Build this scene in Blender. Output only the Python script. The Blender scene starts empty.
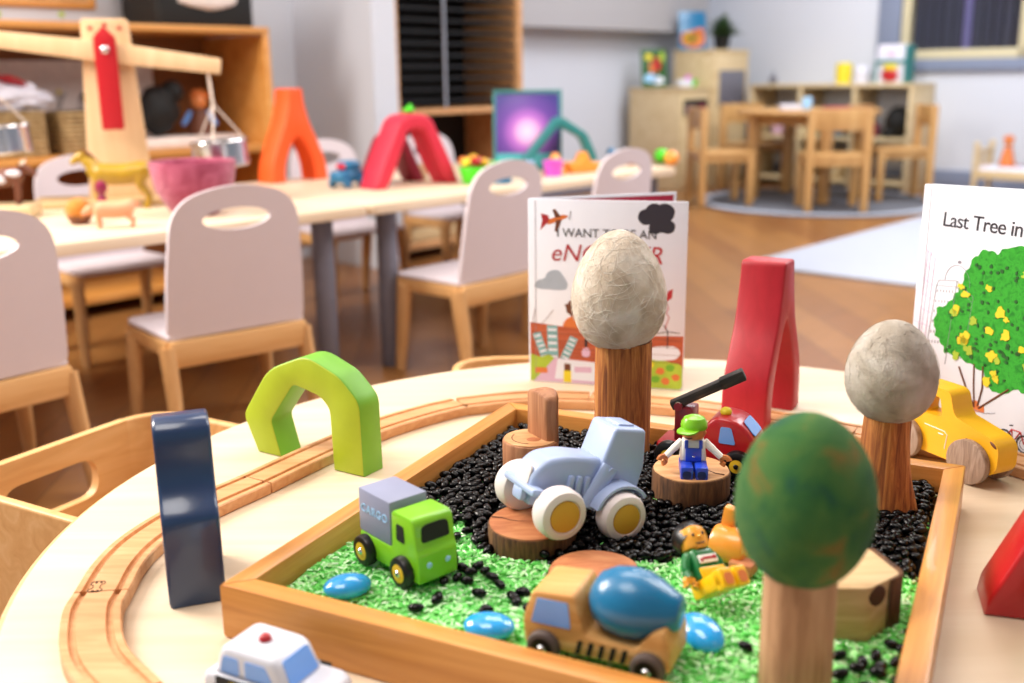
import bpy, bmesh, math, random
from mathutils import Vector, Matrix, Euler, noise

random.seed(7)
SC = bpy.context.scene
COL = SC.collection
R = math.radians
PI = math.pi

# ------------------------------------------------------------------ colours and materials
def hexc(h):
    h = h.lstrip('#')
    v = [int(h[i:i + 2], 16) / 255 for i in (0, 2, 4)]
    return tuple(x / 12.92 if x <= .04045 else ((x + .055) / 1.055) ** 2.4 for x in v) + (1,)

def newmat(name):
    m = bpy.data.materials.new(name)
    m.use_nodes = True
    nt = m.node_tree
    return m, nt, nt.nodes['Principled BSDF']

def nd(nt, t, **kw):
    n = nt.nodes.new(t)
    for k, v in kw.items():
        if k in n.inputs:
            n.inputs[k].default_value = v
        else:
            setattr(n, k, v)
    return n

def ramp(nt, stops):
    r = nt.nodes.new('ShaderNodeValToRGB')
    e = r.color_ramp.elements
    while len(e) > len(stops):
        e.remove(e[-1])
    while len(e) < len(stops):
        e.new(.5)
    for i, (p, c) in enumerate(stops):
        e[i].position = p
        e[i].color = hexc(c)
    return r

def coords(nt, scale=(1, 1, 1), rot=(0, 0, 0)):
    tc = nt.nodes.new('ShaderNodeTexCoord')
    mp = nt.nodes.new('ShaderNodeMapping')
    mp.inputs['Scale'].default_value = scale
    mp.inputs['Rotation'].default_value = rot
    nt.links.new(tc.outputs['Object'], mp.inputs['Vector'])
    return mp

def bump(nt, b, src, strength, dist=.001):
    bp = nd(nt, 'ShaderNodeBump', Strength=strength, Distance=dist)
    nt.links.new(src, bp.inputs['Height'])
    nt.links.new(bp.outputs['Normal'], b.inputs['Normal'])

def solid(name, c, rough=.5, metal=0, coat=0, vary=.06, spec=None):
    m, nt, b = newmat(name)
    col = hexc(c)
    mp = coords(nt, (14, 14, 14))
    n = nd(nt, 'ShaderNodeTexNoise', Scale=3.0, Detail=3.0)
    nt.links.new(mp.outputs[0], n.inputs['Vector'])
    mx = nd(nt, 'ShaderNodeMix', data_type='RGBA')
    mx.inputs[6].default_value = tuple(x * (1 - vary) for x in col[:3]) + (1,)
    mx.inputs[7].default_value = tuple(min(1, x * (1 + vary)) for x in col[:3]) + (1,)
    nt.links.new(n.outputs['Fac'], mx.inputs[0])
    nt.links.new(mx.outputs[2], b.inputs['Base Color'])
    b.inputs['Roughness'].default_value = rough
    b.inputs['Metallic'].default_value = metal
    b.inputs['Coat Weight'].default_value = coat
    b.inputs['Coat Roughness'].default_value = .12
    if spec is not None:
        b.inputs['Specular IOR Level'].default_value = spec
    return m

def wood(name, cs, along='x', freq=60, stretch=12, rough=.45, bmp=.1, coat=0, dist=1.2):
    """grain along one object axis; cs dark to light"""
    m, nt, b = newmat(name)
    sc = [freq, freq, freq]
    sc['xyz'.index(along)] = freq / stretch
    mp = coords(nt, tuple(sc))
    n = nd(nt, 'ShaderNodeTexNoise', Scale=1.0, Detail=5.0, Roughness=.6, Distortion=dist)
    nt.links.new(mp.outputs[0], n.inputs['Vector'])
    k = len(cs)
    r = ramp(nt, [(.3 + .4 * i / (k - 1), c) for i, c in enumerate(cs)])
    nt.links.new(n.outputs['Fac'], r.inputs[0])
    nt.links.new(r.outputs[0], b.inputs['Base Color'])
    b.inputs['Roughness'].default_value = rough
    b.inputs['Coat Weight'].default_value = coat
    if bmp:
        bump(nt, b, n.outputs['Fac'], bmp)
    return m

def felt(name, cs, scale=40, fine=400, bmp=.6, dist=2.0):
    m, nt, b = newmat(name)
    mp = coords(nt, (1, 1, 1))
    n = nd(nt, 'ShaderNodeTexNoise', Scale=scale, Detail=4.0, Distortion=dist)
    nt.links.new(mp.outputs[0], n.inputs['Vector'])
    k = len(cs)
    r = ramp(nt, [(.32 + .36 * i / (k - 1), c) for i, c in enumerate(cs)])
    nt.links.new(n.outputs['Fac'], r.inputs[0])
    nt.links.new(r.outputs[0], b.inputs['Base Color'])
    b.inputs['Roughness'].default_value = 1
    b.inputs['Specular IOR Level'].default_value = .1
    b.inputs['Sheen Weight'].default_value = .35
    n2 = nd(nt, 'ShaderNodeTexNoise', Scale=fine, Detail=5.0, Distortion=3.0)
    nt.links.new(mp.outputs[0], n2.inputs['Vector'])
    bump(nt, b, n2.outputs['Fac'], bmp, .0015)
    return m

def metal(name, c, rough=.2):
    return solid(name, c, rough, 1.0)

def island(name, stops, rough=.7, spec=.3):
    m, nt, b = newmat(name)
    g = nt.nodes.new('ShaderNodeNewGeometry')
    r = ramp(nt, stops)
    nt.links.new(g.outputs['Random Per Island'], r.inputs[0])
    nt.links.new(r.outputs[0], b.inputs['Base Color'])
    b.inputs['Roughness'].default_value = rough
    b.inputs['Specular IOR Level'].default_value = spec
    return m

# ------------------------------------------------------------------ mesh building
def T(x=0, y=0, z=0):
    return Matrix.Translation((x, y, z))
def RX(a):
    return Matrix.Rotation(R(a), 4, 'X')
def RY(a):
    return Matrix.Rotation(R(a), 4, 'Y')
def RZ(a):
    return Matrix.Rotation(R(a), 4, 'Z')
def SCL(x, y, z):
    return Matrix.Diagonal((x, y, z, 1))
UPX = RX(90)           # polygon in XY becomes a polygon in XZ, extruded to -Y

def frame(o, ex, ey):
    """matrix from an origin and two axes"""
    ex = Vector(ex).normalized()
    ey = Vector(ey)
    ey = (ey - ex * ey.dot(ex)).normalized()
    ez = ex.cross(ey)
    return Matrix(((ex.x, ey.x, ez.x, o[0]), (ex.y, ey.y, ez.y, o[1]), (ex.z, ey.z, ez.z, o[2]), (0, 0, 0, 1)))

def rnd(pts, r, n=4):
    """round every corner of a closed 2D polygon"""
    out = []
    k = len(pts)
    for i in range(k):
        p0, p1, p2 = Vector(pts[i - 1]), Vector(pts[i]), Vector(pts[(i + 1) % k])
        rr = r[i] if isinstance(r, (list, tuple)) else r
        a, b = p0 - p1, p2 - p1
        t = min(rr, a.length * .48, b.length * .48)
        if t < 1e-6:
            out.append(tuple(p1))
            continue
        A, B = p1 + a.normalized() * t, p1 + b.normalized() * t
        for j in range(n + 1):
            u = j / n
            q = A * (1 - u) ** 2 + p1 * 2 * u * (1 - u) + B * u * u
            out.append((q.x, q.y))
    return out

def smooth2(pts, n=5):
    """open Catmull-Rom through points of any dimension"""
    P = [Vector(p) for p in pts]
    P = [P[0] * 2 - P[1]] + P + [P[-1] * 2 - P[-2]]
    out = []
    for i in range(1, len(P) - 2):
        a, b, c, d = P[i - 1:i + 3]
        for j in range(n):
            t = j / n
            out.append(.5 * (2 * b + (c - a) * t + (2 * a - 5 * b + 4 * c - d) * t * t + (3 * b - a - 3 * c + d) * t ** 3))
    out.append(P[-2])
    return out

class MB:
    def __init__(self, mat=None):
        self.bm = bmesh.new()
        self.mats = []
        self.cur = 0
        if mat:
            self.use(mat)
    def use(self, m):
        if m not in self.mats:
            self.mats.append(m)
        self.cur = self.mats.index(m)
        return self
    def _in(self, tb, M=None, fix=True):
        if M is not None:
            bmesh.ops.transform(tb, matrix=M, verts=tb.verts)
        if fix:
            bmesh.ops.recalc_face_normals(tb, faces=tb.faces)
        for f in tb.faces:
            f.material_index = self.cur
        me = bpy.data.meshes.new('tmp')
        tb.to_mesh(me)
        tb.free()
        self.bm.from_mesh(me)
        bpy.data.meshes.remove(me)
        return self
    def box(self, size, at=(0, 0, 0), bevel=0, seg=2, M=None, rot=None, taper=None):
        tb = bmesh.new()
        bmesh.ops.create_cube(tb, size=1)
        for v in tb.verts:
            if taper and v.co.z > 0:
                v.co.x *= taper[0]
                v.co.y *= taper[1]
            v.co = Vector((v.co.x * size[0], v.co.y * size[1], v.co.z * size[2]))
        if bevel:
            bmesh.ops.bevel(tb, geom=tb.edges[:], offset=bevel, segments=seg, affect='EDGES', profile=.5)
        m = T(*at)
        if rot:
            m = m @ Euler([R(a) for a in rot]).to_matrix().to_4x4()
        return self._in(tb, M @ m if M is not None else m)
    def prism(self, pts, h, M=None, bevel=0, seg=2, z0=0):
        tb = bmesh.new()
        vs = [tb.verts.new((p[0], p[1], z0)) for p in pts]
        f = tb.faces.new(vs)
        ex = bmesh.ops.extrude_face_region(tb, geom=[f])
        nv = [g for g in ex['geom'] if isinstance(g, bmesh.types.BMVert)]
        bmesh.ops.translate(tb, verts=nv, vec=(0, 0, h))
        bmesh.ops.recalc_face_normals(tb, faces=tb.faces)
        if bevel:
            ed = [e for e in tb.edges if abs(e.verts[0].co.z - e.verts[1].co.z) < 1e-7]
            bmesh.ops.bevel(tb, geom=ed, offset=bevel, segments=seg, affect='EDGES', profile=.5)
        big = [f for f in tb.faces if len(f.verts) > 4]
        bmesh.ops.triangulate(tb, faces=big)
        return self._in(tb, M)
    def lathe(self, prof, seg=32, M=None, a0=0, a1=360):
        tb = bmesh.new()
        full = abs(a1 - a0) >= 360
        ns = seg if full else seg + 1
        rings = []
        for r, z in prof:
            if r < 1e-7:
                rings.append([tb.verts.new((0, 0, z))])
            else:
                rings.append([tb.verts.new((r * math.cos(R(a0) + (R(a1 - a0)) * i / seg), r * math.sin(R(a0) + R(a1 - a0) * i / seg), z)) for i in range(ns)])
        for A, B in zip(rings, rings[1:]):
            m = seg
            for i in range(m):
                j = (i + 1) % ns
                if len(A) == 1 and len(B) == 1:
                    continue
                if len(A) == 1:
                    tb.faces.new((A[0], B[i], B[j]))
                elif len(B) == 1:
                    tb.faces.new((A[i], A[j], B[0]))
                else:
                    tb.faces.new((A[i], A[j], B[j], B[i]))
        return self._in(tb, M)
    def cyl(self, r, h, at=(0, 0, 0), axis='z', bevel=.0, seg=28, r2=None, M=None):
        r2 = r if r2 is None else r2
        b = bevel
        if b:
            pr = [(0, 0), (r - b, 0), (r - .3 * b, .3 * b), (r, b), (r2, h - b), (r2 - .3 * b, h - .3 * b), (r2 - b, h), (0, h)]
        else:
            pr = [(0, 0), (r, 0), (r2, h), (0, h)]
        rot = {'z': Matrix(), 'x': RY(90), 'y': RX(-90)}[axis]
        m = T(*at) @ rot
        return self.lathe(pr, seg, M @ m if M is not None else m)
    def ell(self, size, at=(0, 0, 0), rot=None, u=20, v=12, M=None, nz=0, nf=30):
        tb = bmesh.new()
        bmesh.ops.create_uvsphere(tb, u_segments=u, v_segments=v, radius=1)
        for q in tb.verts:
            k = 1 + (nz * noise.noise(q.co * nf / 10 + Vector(at) * 50) if nz else 0)
            q.co = Vector((q.co.x * size[0], q.co.y * size[1], q.co.z * size[2])) * k
        m = T(*at)
        if rot:
            m = m @ Euler([R(a) for a in rot]).to_matrix().to_4x4()
        return self._in(tb, M @ m if M is not None else m)
    def tube(self, pts, r, seg=10, M=None, closed=False, flat=None):
        """round (or flat=(w,h) elliptic) section along a path; r may be a list"""
        tb = bmesh.new()
        P = [Vector(p) for p in pts]
        n = len(P)
        rings = []
        up = Vector((0, 0, 1))
        for i, p in enumerate(P):
            if closed:
                t = P[(i + 1) % n] - P[i - 1]
            else:
                t = P[min(i + 1, n - 1)] - P[max(i - 1, 0)]
            t.normalize()
            ref = up if abs(t.dot(up)) < .95 else Vector((0, 1, 0))
            sx = t.cross(ref).normalized()
            sy = sx.cross(t).normalized()
            rr = r[i] if isinstance(r, (list, tuple)) else r
            w, h = (rr, rr) if flat is None else (rr * flat[0], rr * flat[1])
            rings.append([tb.verts.new(p + sx * w * math.cos(2 * PI * k / seg) + sy * h * math.sin(2 * PI * k / seg)) for k in range(seg)])
        prs = list(zip(rings, rings[1:])) + ([(rings[-1], rings[0])] if closed else [])
        for A, B in prs:
            for k in range(seg):
                tb.faces.new((A[k], A[(k + 1) % seg], B[(k + 1) % seg], B[k]))
        if not closed:
            tb.faces.new(rings[0])
            tb.faces.new(rings[-1])
        return self._in(tb, M)
    def sweep(self, path, prof, M=None):
        """profile (lateral, z) swept along a flat path"""
        tb = bmesh.new()
        P = [Vector((p[0], p[1], 0)) for p in path]
        n = len(P)
        rings = []
        for i, p in enumerate(P):
            t = (P[min(i + 1, n - 1)] - P[max(i - 1, 0)]).normalized()
            s = Vector((-t.y, t.x, 0))
            rings.append([tb.verts.new(p + s * a + Vector((0, 0, z))) for a, z in prof])
        k = len(prof)
        for A, B in zip(rings, rings[1:]):
            for i in range(k):
                tb.faces.new((A[i], A[(i + 1) % k], B[(i + 1) % k], B[i]))
        fs = [tb.faces.new(rings[0]), tb.faces.new(rings[-1])]
        bmesh.ops.triangulate(tb, faces=fs)
        return self._in(tb, M)
    def holed(self, outer, inner, h, M=None, n=64, bend=None, bevel=0):
        """plate with one hole: both loops resampled by angle about the hole's centre"""
        c = sum((Vector(p) for p in inner), Vector((0, 0))) / len(inner)
        def hit(loop, a):
            d = Vector((math.cos(a), math.sin(a)))
            best = None
            for i in range(len(loop)):
                p, q = Vector(loop[i]) - c, Vector(loop[(i + 1) % len(loop)]) - c
                e = q - p
                den = d.x * e.y - d.y * e.x
                if abs(den) < 1e-12:
                    continue
                t = (p.x * e.y - p.y * e.x) / den
                s = (p.x * d.y - p.y * d.x) / den
                if t > 0 and -1e-6 <= s <= 1 + 1e-6 and (best is None or t > best):
                    best = t
            return c + d * best
        angs = set(2 * PI * i / n for i in range(n))
        for p in outer:
            v = Vector(p) - c
            angs.add(math.atan2(v.y, v.x) % (2 * PI))
        angs = sorted(angs)
        keep = []
        for a in angs:
            if not keep or a - keep[-1] > 1e-4:
                keep.append(a)
        tb = bmesh.new()
        NB = 5
        lay = []
        for z in (0, h):
            rings = []
            for b in range(NB + 1):
                u = b / NB
                rings.append([tb.verts.new(tuple(hit(inner, a) * (1 - u) + hit(outer, a) * u) + (z,)) for a in keep])
            lay.append(rings)
        m = len(keep)
        for z in (0, 1):
            for b in range(NB):
                A, B = lay[z][b], lay[z][b + 1]
                for i in range(m):
                    j = (i + 1) % m
                    tb.faces.new((A[i], A[j], B[j], B[i]))
        for ring in (0, NB):
            A, B = lay[0][ring], lay[1][ring]
            for i in range(m):
                j = (i + 1) % m
                tb.faces.new((A[i], A[j], B[j], B[i]))
        if bend:
            for v in tb.verts:
                v.co = bend(v.co)
        return self._in(tb, M)
    def text(self, body, size, M, depth=.0003, shear=0, space=1.0, offset=0):
        cu = bpy.data.curves.new('lettering', 'FONT')
        cu.body = body
        cu.size = size
        cu.extrude = depth
        cu.shear = shear
        cu.space_character = space
        cu.offset = offset
        cu.align_x = 'CENTER'
        cu.align_y = 'CENTER'
        ob = bpy.data.objects.new('lettering', cu)
        COL.objects.link(ob)
        bpy.context.view_layer.update()
        me = bpy.data.meshes.new_from_object(ob.evaluated_get(bpy.context.evaluated_depsgraph_get()))
        bpy.data.objects.remove(ob)
        bpy.data.curves.remove(cu)
        tb = bmesh.new()
        tb.from_mesh(me)
        bpy.data.meshes.remove(me)
        return self._in(tb, M, fix=False)
    def mesh(self, name, angle=35):
        me = bpy.data.meshes.new(name)
        self.bm.to_mesh(me)
        self.bm.free()
        for m in self.mats:
            me.materials.append(m)
        me.polygons.foreach_set('use_smooth', [True] * len(me.polygons))
        me.set_sharp_from_angle(angle=R(angle))
        me.update()
        return me
    def build(self, name, parent=None, angle=35, label=None):
        return link(name, self.mesh(name, angle), parent, label)

def link(name, me, parent=None, label=None):
    o = bpy.data.objects.new(name, me)
    COL.objects.link(o)
    if parent is not None:
        o.parent = parent
    if label:
        o['label'] = label
    return o

def thing(name, label, cat, loc=(0, 0, 0), rz=0, group=None, rot=None):
    o = bpy.data.objects.new(name, None)
    o.empty_display_size = .02
    COL.objects.link(o)
    o.location = loc
    o.rotation_euler = rot if rot else (0, 0, R(rz))
    return tag(o, label, cat, group)

def tag(o, label, cat, group=None, kind=None):
    o['label'] = label
    o['category'] = cat
    if group:
        o['group'] = group
    if kind:
        o['kind'] = kind
    return o

def single(name, mb, label, cat, loc=(0, 0, 0), rz=0, group=None, rot=None, angle=35):
    o = mb.build(name, None, angle)
    o.location = loc
    o.rotation_euler = rot if rot else (0, 0, R(rz))
    return tag(o, label, cat, group)

def struct(name, mb, loc=(0, 0, 0), rz=0, angle=35):
    o = mb.build(name, None, angle)
    o.location = loc
    o.rotation_euler = (0, 0, R(rz))
    o['kind'] = 'structure'
    return o

def dup(root, loc, rz, label):
    c = root.copy()
    COL.objects.link(c)
    c.location = loc
    c.rotation_euler = (0, 0, R(rz))
    c['label'] = label
    for ch in list(root.children):
        d = ch.copy()
        COL.objects.link(d)
        d.parent = c
        for g in list(ch.children):
            e = g.copy()
            COL.objects.link(e)
            e.parent = d
    return c

# room axes: u runs along the long left wall away from the camera, v points away to the left
PHI = 47
UX, UY = math.cos(R(PHI)), math.sin(R(PHI))
def W(a, b, z=0):
    return (a * UX - b * UY, a * UY + b * UX, z)

def ang(dx, dy):
    return math.degrees(math.atan2(dy, dx))
# ------------------------------------------------------------------ materials
M = {}
M['maple'] = wood('maple_laminate', ['d8c1a3', 'dec9ad', 'e4d2b9'], 'x', 22, 14, .42, .02)
M['plyedge'] = wood('ply_edge', ['c79a63', 'd9b27d'], 'x', 80, 10, .55, .05)
M['beech'] = wood('beech_track', ['c58a58', 'd09a69', 'dbaa7b'], 'x', 70, 10, .5, .06)
M['groove'] = solid('track_joint_dark', '4a2c1a', .8)
M['tray'] = wood('varnished_pine', ['c07d38', 'd29148', 'dda05a'], 'x', 55, 16, .38, .08, .15)
M['bark'] = wood('split_trunk_wood', ['6b3a1a', '95552a', 'bb7638', 'd89a5a'], 'z', 170, 16, .75, .8)
M['barkpale'] = wood('pale_trunk_wood', ['8f6546', 'b98f6b', 'c7a07c'], 'z', 120, 14, .75, .4)
M['cutwood'] = wood('cut_log_face', ['b57d4b', 'cd9a68', 'dcb083'], 'x', 60, 3, .7, .25)
M['cutred'] = wood('reddish_cut_log_face', ['9c5730', 'b26d42', 'c58555'], 'x', 60, 3, .7, .3)
M['logbark'] = wood('log_bark', ['3a2413', '5f3d22', '7f5632'], 'z', 140, 8, .85, .9)
M['stump'] = wood('stump_chair_wood', ['8d5a3a', 'a97350', 'bd8862'], 'z', 90, 12, .55, .2)
M['block'] = wood('pale_block_wood', ['b99767', 'cbab7c', 'd6ba8e'], 'x', 70, 8, .65, .15)
M['knot'] = solid('dark_knot', '4b2a16', .8)
M['beige'] = felt('beige_wool', ['c0ad97', 'd2c2ae', 'e2d5c4', 'ece3d6'], 34, 500, .8, .5)
M['web'] = solid('white_wool_strands', 'e9e4da', .95)
M['beige2'] = felt('grey_wool', ['a09484', 'b4a999', 'c6bdb0', 'd6cfc6'], 30, 500, .8, .5)
M['greenfelt'] = felt('green_wool', ['2a5a44', '3a6c3a', '4b763c', '7a6c34'], 36, 450, .8, .4)
for n_ in M['greenfelt'].node_tree.nodes:
    if n_.type == 'BSDF_PRINCIPLED':
        n_.inputs['Sheen Weight'].default_value = .1
M['rosefelt'] = felt('rose_wool', ['963f58', 'a44c66', 'b25c76'], 20, 300, .7)
M['scalewood'] = wood('scale_beech', ['d8b285', 'e0bd92', 'e8c89f'], 'z', 14, 10, .5, .02)
M['ochrefelt'] = felt('ochre_wool', ['b9742a', 'c9863a'], 20, 300, .6)
M['bean'] = solid('black_bean', '030305', .24, 0, 0, spec=.25)
M['rice'] = island('dyed_rice', [(0, '4cbc46'), (.3, '6cd460'), (.55, '98e88a'), (.8, 'c6f4b8'), (1, 'eafbe2')], .6)
M['ricebed'] = solid('dyed_rice_bed', '6fcf62', .8, vary=.25)
M['green'] = solid('bright_green_paint', '7fc523', .35, 0, .2)
M['archgreen'] = solid('lime_stained_wood', 'a9bf24', .5, vary=.12)
M['archgreen2'] = solid('leaf_stained_wood', '6fb02c', .5, vary=.12)
M['navy'] = solid('navy_stained_wood', '223c62', .28, 0, .35)
M['red'] = wood('red_stained_wood', ['9e0f20', 'a61224', 'ae1628'], 'z', 60, 10, .45, .05)
M['redpaint'] = solid('red_paint', 'b3161f', .32, 0, .3)
M['darkred'] = solid('dark_red_paint', '7d1420', .4, 0, .2)
M['orangewood'] = solid('orange_stained_wood', 'f05a1e', .5)
M['redwood'] = solid('crimson_stained_wood', 'd42a44', .5)
M['maroonwood'] = solid('maroon_stained_wood', '8c1f38', .5)
M['tealwood'] = solid('teal_stained_wood', '2b7f80', .5)
M['cargo'] = solid('lilac_grey_paint', '8f95b0', .45)
M['glassblue'] = solid('blue_window_paint', '74aaf6', .3, 0, .3)
M['skyblue'] = solid('sky_blue_paint', 'a4d4ff', .4)
M['black'] = solid('black_rubber', '0d0d0f', .35)
M['blackmat'] = solid('matt_black', '0a0a0b', .7)
M['yellow'] = solid('yellow_hub', 'e0b52a', .4)
M['steel'] = metal('polished_steel', 'd8d8dc', .18)
M['white'] = solid('white_plastic', 'd6d9e4', .35, 0, .2)
M['tyrewhite'] = solid('white_tyre', 'e2d9d8', .45)
M['tractor'] = solid('pale_blue_plastic', 'a6b9df', .4, 0, .15)
M['hub'] = solid('mustard_hub', 'd3a032', .45)
M['drum'] = solid('glossy_blue_drum', '15709f', .3, 0, .3)
M['mixer'] = wood('mixer_pine', ['c4863f', 'd69d58', 'e4b677'], 'x', 60, 12, .5, .06)
M['tyregrey'] = solid('grey_tyre', '5d4f4a', .6)
M['pebble'] = solid('blue_glass_pebble', '25a0ec', .08, 0, .8, .25)
M['skin'] = solid('orange_tan_plastic', 'e0884a', .35, 0, .2)
M['yellowskin'] = solid('amber_plastic', 'f2a93a', .3, 0, .3)
M['capgreen'] = solid('lime_plastic', '7ec221', .3, 0, .3)
M['overall'] = solid('royal_blue_plastic', '2447c8', .3, 0, .3)
M['shirt'] = solid('white_shirt_plastic', 'f0ece4', .4)
M['solehole'] = solid('dark_blue_recess', '101f63', .5)
M['vest'] = solid('green_plastic', '17753a', .3, 0, .3)
M['trouser'] = solid('yellow_plastic', 'f7bd12', .3, 0, .3)
M['orangeplastic'] = solid('orange_plastic', 'f09a3a', .28, 0, .4)
M['pickup'] = solid('yellow_painted_wood', 'f0b41c', .42, vary=.1)
M['wheelwood'] = wood('grey_wood_wheel', ['7a6354', '97806f', 'b09a8a'], 'z', 180, 8, .75, .4)
M['ladder'] = wood('worn_black_boom', ['141414', '262422', '3a3532', '6b5544'], 'x', 60, 5, .6, .3)
M['paper'] = solid('book_cover_white', 'e6ebf8', .35, vary=.02)
M['pages'] = solid('book_pages', 'e9e6dc', .7)
M['endpaper'] = solid('maroon_endpaper', 'a5173f', .5)
M['ink'] = solid('dark_ink', '23222e', .5)
M['inkred'] = solid('red_ink', 'b02a33', .5)
M['inkgrey'] = solid('grey_ink', '8a8794', .5)
M['inkblue'] = solid('storm_cloud_ink', '2a2836', .5)
M['inkcloud'] = solid('pale_cloud_ink', 'a9b7c8', .5, vary=.15)
M['inkbrick'] = wood('brick_ink', ['a34a2e', 'bb5a38', 'c46a48'], 'x', 120, 10, .5, 0)
M['inkteal'] = solid('teal_ink', '7fb6bd', .5, vary=.2)
M['inklime'] = solid('lime_ink', 'a9c43a', .5, vary=.3)
M['inkyellow'] = solid('yellow_ink', 'e6d22c', .5)
M['inkorange'] = solid('orange_ink', 'd9783a', .5)
M['inkpink'] = solid('pink_ink', 'd9b7d4', .5)
M['inkbrown'] = solid('brown_ink', '6b3a22', .5)
M['leafink'] = felt('leaf_ink', ['1f7d24', '2f9a2c', '39a832', '2c8a2c'], 120, 900, .1, 1)
M['leafdark'] = solid('dark_leaf_ink', '1b5a22', .5)
M['chairwhite'] = solid('white_laminate', 'd8cfd6', .5, vary=.02)
M['birch'] = wood('birch_ply', ['cd9a60', 'd7a86e', 'dfb47e'], 'x', 40, 12, .5, .05)
M['birchz'] = wood('birch_leg', ['bd8d58', 'cc9e68', 'd8ae7a'], 'z', 40, 12, .5, .05)
M['leg'] = solid('grey_painted_steel', '6f6f7c', .45)
M['pine'] = wood('orange_beech', ['c68338', 'd5954a', 'dea35c'], 'x', 18, 14, .45, .03)
M['pale'] = wood('pale_birch', ['c9b083', 'd5bf95', 'dfcba4'], 'x', 16, 12, .5, .03)
M['honey'] = wood('honey_beech', ['b08248', 'c09258', 'cda268'], 'z', 16, 12, .45, .03)
M['shelfback'] = solid('shelf_back_board', '8a5526', .6)
M['display'] = solid('drawing_paper', 'eae0dc', .8, vary=.15)
M['wall'] = solid('white_wall_paint', 'cfd4df', .8, vary=.01)
M['wallgrey'] = solid('grey_wall_paint', 'a9a7aa', .8, vary=.01)
M['ceiling'] = solid('ceiling_paint', 'e6e6e6', .9)
M['trim'] = solid('blue_grey_trim', '7f8aa3', .6)
M['cream'] = solid('cream_window_timber', 'd3c9a6', .5)
M['blind'] = solid('vertical_blind', '4d5064', .7)
M['blindlit'] = solid('pale_blind_slat', '8a86c0', .6)
M['darkback'] = solid('dark_backing', '07080d', .9)
M['wicker'] = wood('wicker', ['7a6140', 'a58a5e', 'bfa577'], 'z', 60, 2, .8, .6)
M['cloth'] = solid('white_cloth', 'd9d9e6', .9)
M['pinkpaint'] = solid('magenta_plastic', 'e05ad8', .4)
M['lime'] = solid('lime_bowl', '4ed61e', .4)
M['leafgreen'] = solid('pot_plant_leaf', '2c4a26', .6, vary=.3)
M['rug'] = solid('pale_grey_rug', 'aeb4c2', .95, vary=.04)
M['rugdark'] = solid('dark_grey_rug', '5e6068', .95, vary=.08)
M['horse'] = solid('mustard_horse_plastic', 'a8861a', .3, 0, .3, vary=.25)
M['pig'] = solid('pig_pink_plastic', 'e8a07a', .45)
M['maroon'] = solid('maroon_peg', '8a2048', .4)
M['cow'] = solid('brown_cow_plastic', '6b3a26', .5)
M['string'] = solid('cream_cord', 'e6d6c8', .8)

def floor_mat():
    m, nt, b = newmat('floor_boards')
    mp = coords(nt, (1, 1, 1), (0, 0, R(-PHI)))
    br = nd(nt, 'ShaderNodeTexBrick', Scale=1.0)
    br.inputs['Brick Width'].default_value = 1.1
    br.inputs['Row Height'].default_value = .13
    br.inputs['Mortar Size'].default_value = .002
    br.inputs['Color1'].default_value = hexc('a6733f')
    br.inputs['Color2'].default_value = hexc('8f5d34')
    br.inputs['Mortar'].default_value = hexc('6d4a2c')
    nt.links.new(mp.outputs[0], br.inputs['Vector'])
    mp2 = coords(nt, (3, 40, 1), (0, 0, R(-PHI)))
    n = nd(nt, 'ShaderNodeTexNoise', Scale=1.0, Detail=4.0)
    nt.links.new(mp2.outputs[0], n.inputs['Vector'])
    mx = nd(nt, 'ShaderNodeMix', data_type='RGBA', blend_type='MULTIPLY')
    mx.inputs[0].default_value = .35
    nt.links.new(br.outputs['Color'], mx.inputs[6])
    nt.links.new(n.outputs['Fac'], mx.inputs[7])
    nt.links.new(mx.outputs[2], b.inputs['Base Color'])
    b.inputs['Roughness'].default_value = .3
    return m
M['floor'] = floor_mat()

def glow_picture_mat():
    """the printed night-sky picture: violet with a round pale moon, teal meadow below"""
    m, nt, b = newmat('moon_picture_print')
    tc = nt.nodes.new('ShaderNodeTexCoord')
    mp = nt.nodes.new('ShaderNodeMapping')
    mp.inputs['Location'].default_value = (-.0, 0, -.125)
    nt.links.new(tc.outputs['Object'], mp.inputs[0])
    ln = nd(nt, 'ShaderNodeVectorMath', operation='LENGTH')
    nt.links.new(mp.outputs[0], ln.inputs[0])
    r = ramp(nt, [(0, 'f4dcf0'), (.03, 'e6b4e2'), (.052, 'b56fca'), (.085, '6b489e'), (.14, '3c3682')])
    nt.links.new(ln.outputs['Value'], r.inputs[0])
    sp = nd(nt, 'ShaderNodeSeparateXYZ')
    nt.links.new(tc.outputs['Object'], sp.inputs[0])
    lt = nd(nt, 'ShaderNodeMath', operation='LESS_THAN')
    lt.inputs[1].default_value = .055
    nt.links.new(sp.outputs['Z'], lt.inputs[0])
    mx = nd(nt, 'ShaderNodeMix', data_type='RGBA')
    mx.inputs[7].default_value = hexc('4fb0b8')
    nt.links.new(lt.outputs[0], mx.inputs[0])
    nt.links.new(r.outputs[0], mx.inputs[6])
    nt.links.new(mx.outputs[2], b.inputs['Base Color'])
    b.inputs['Roughness'].default_value = .3
    return m
M['moon'] = glow_picture_mat()

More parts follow.
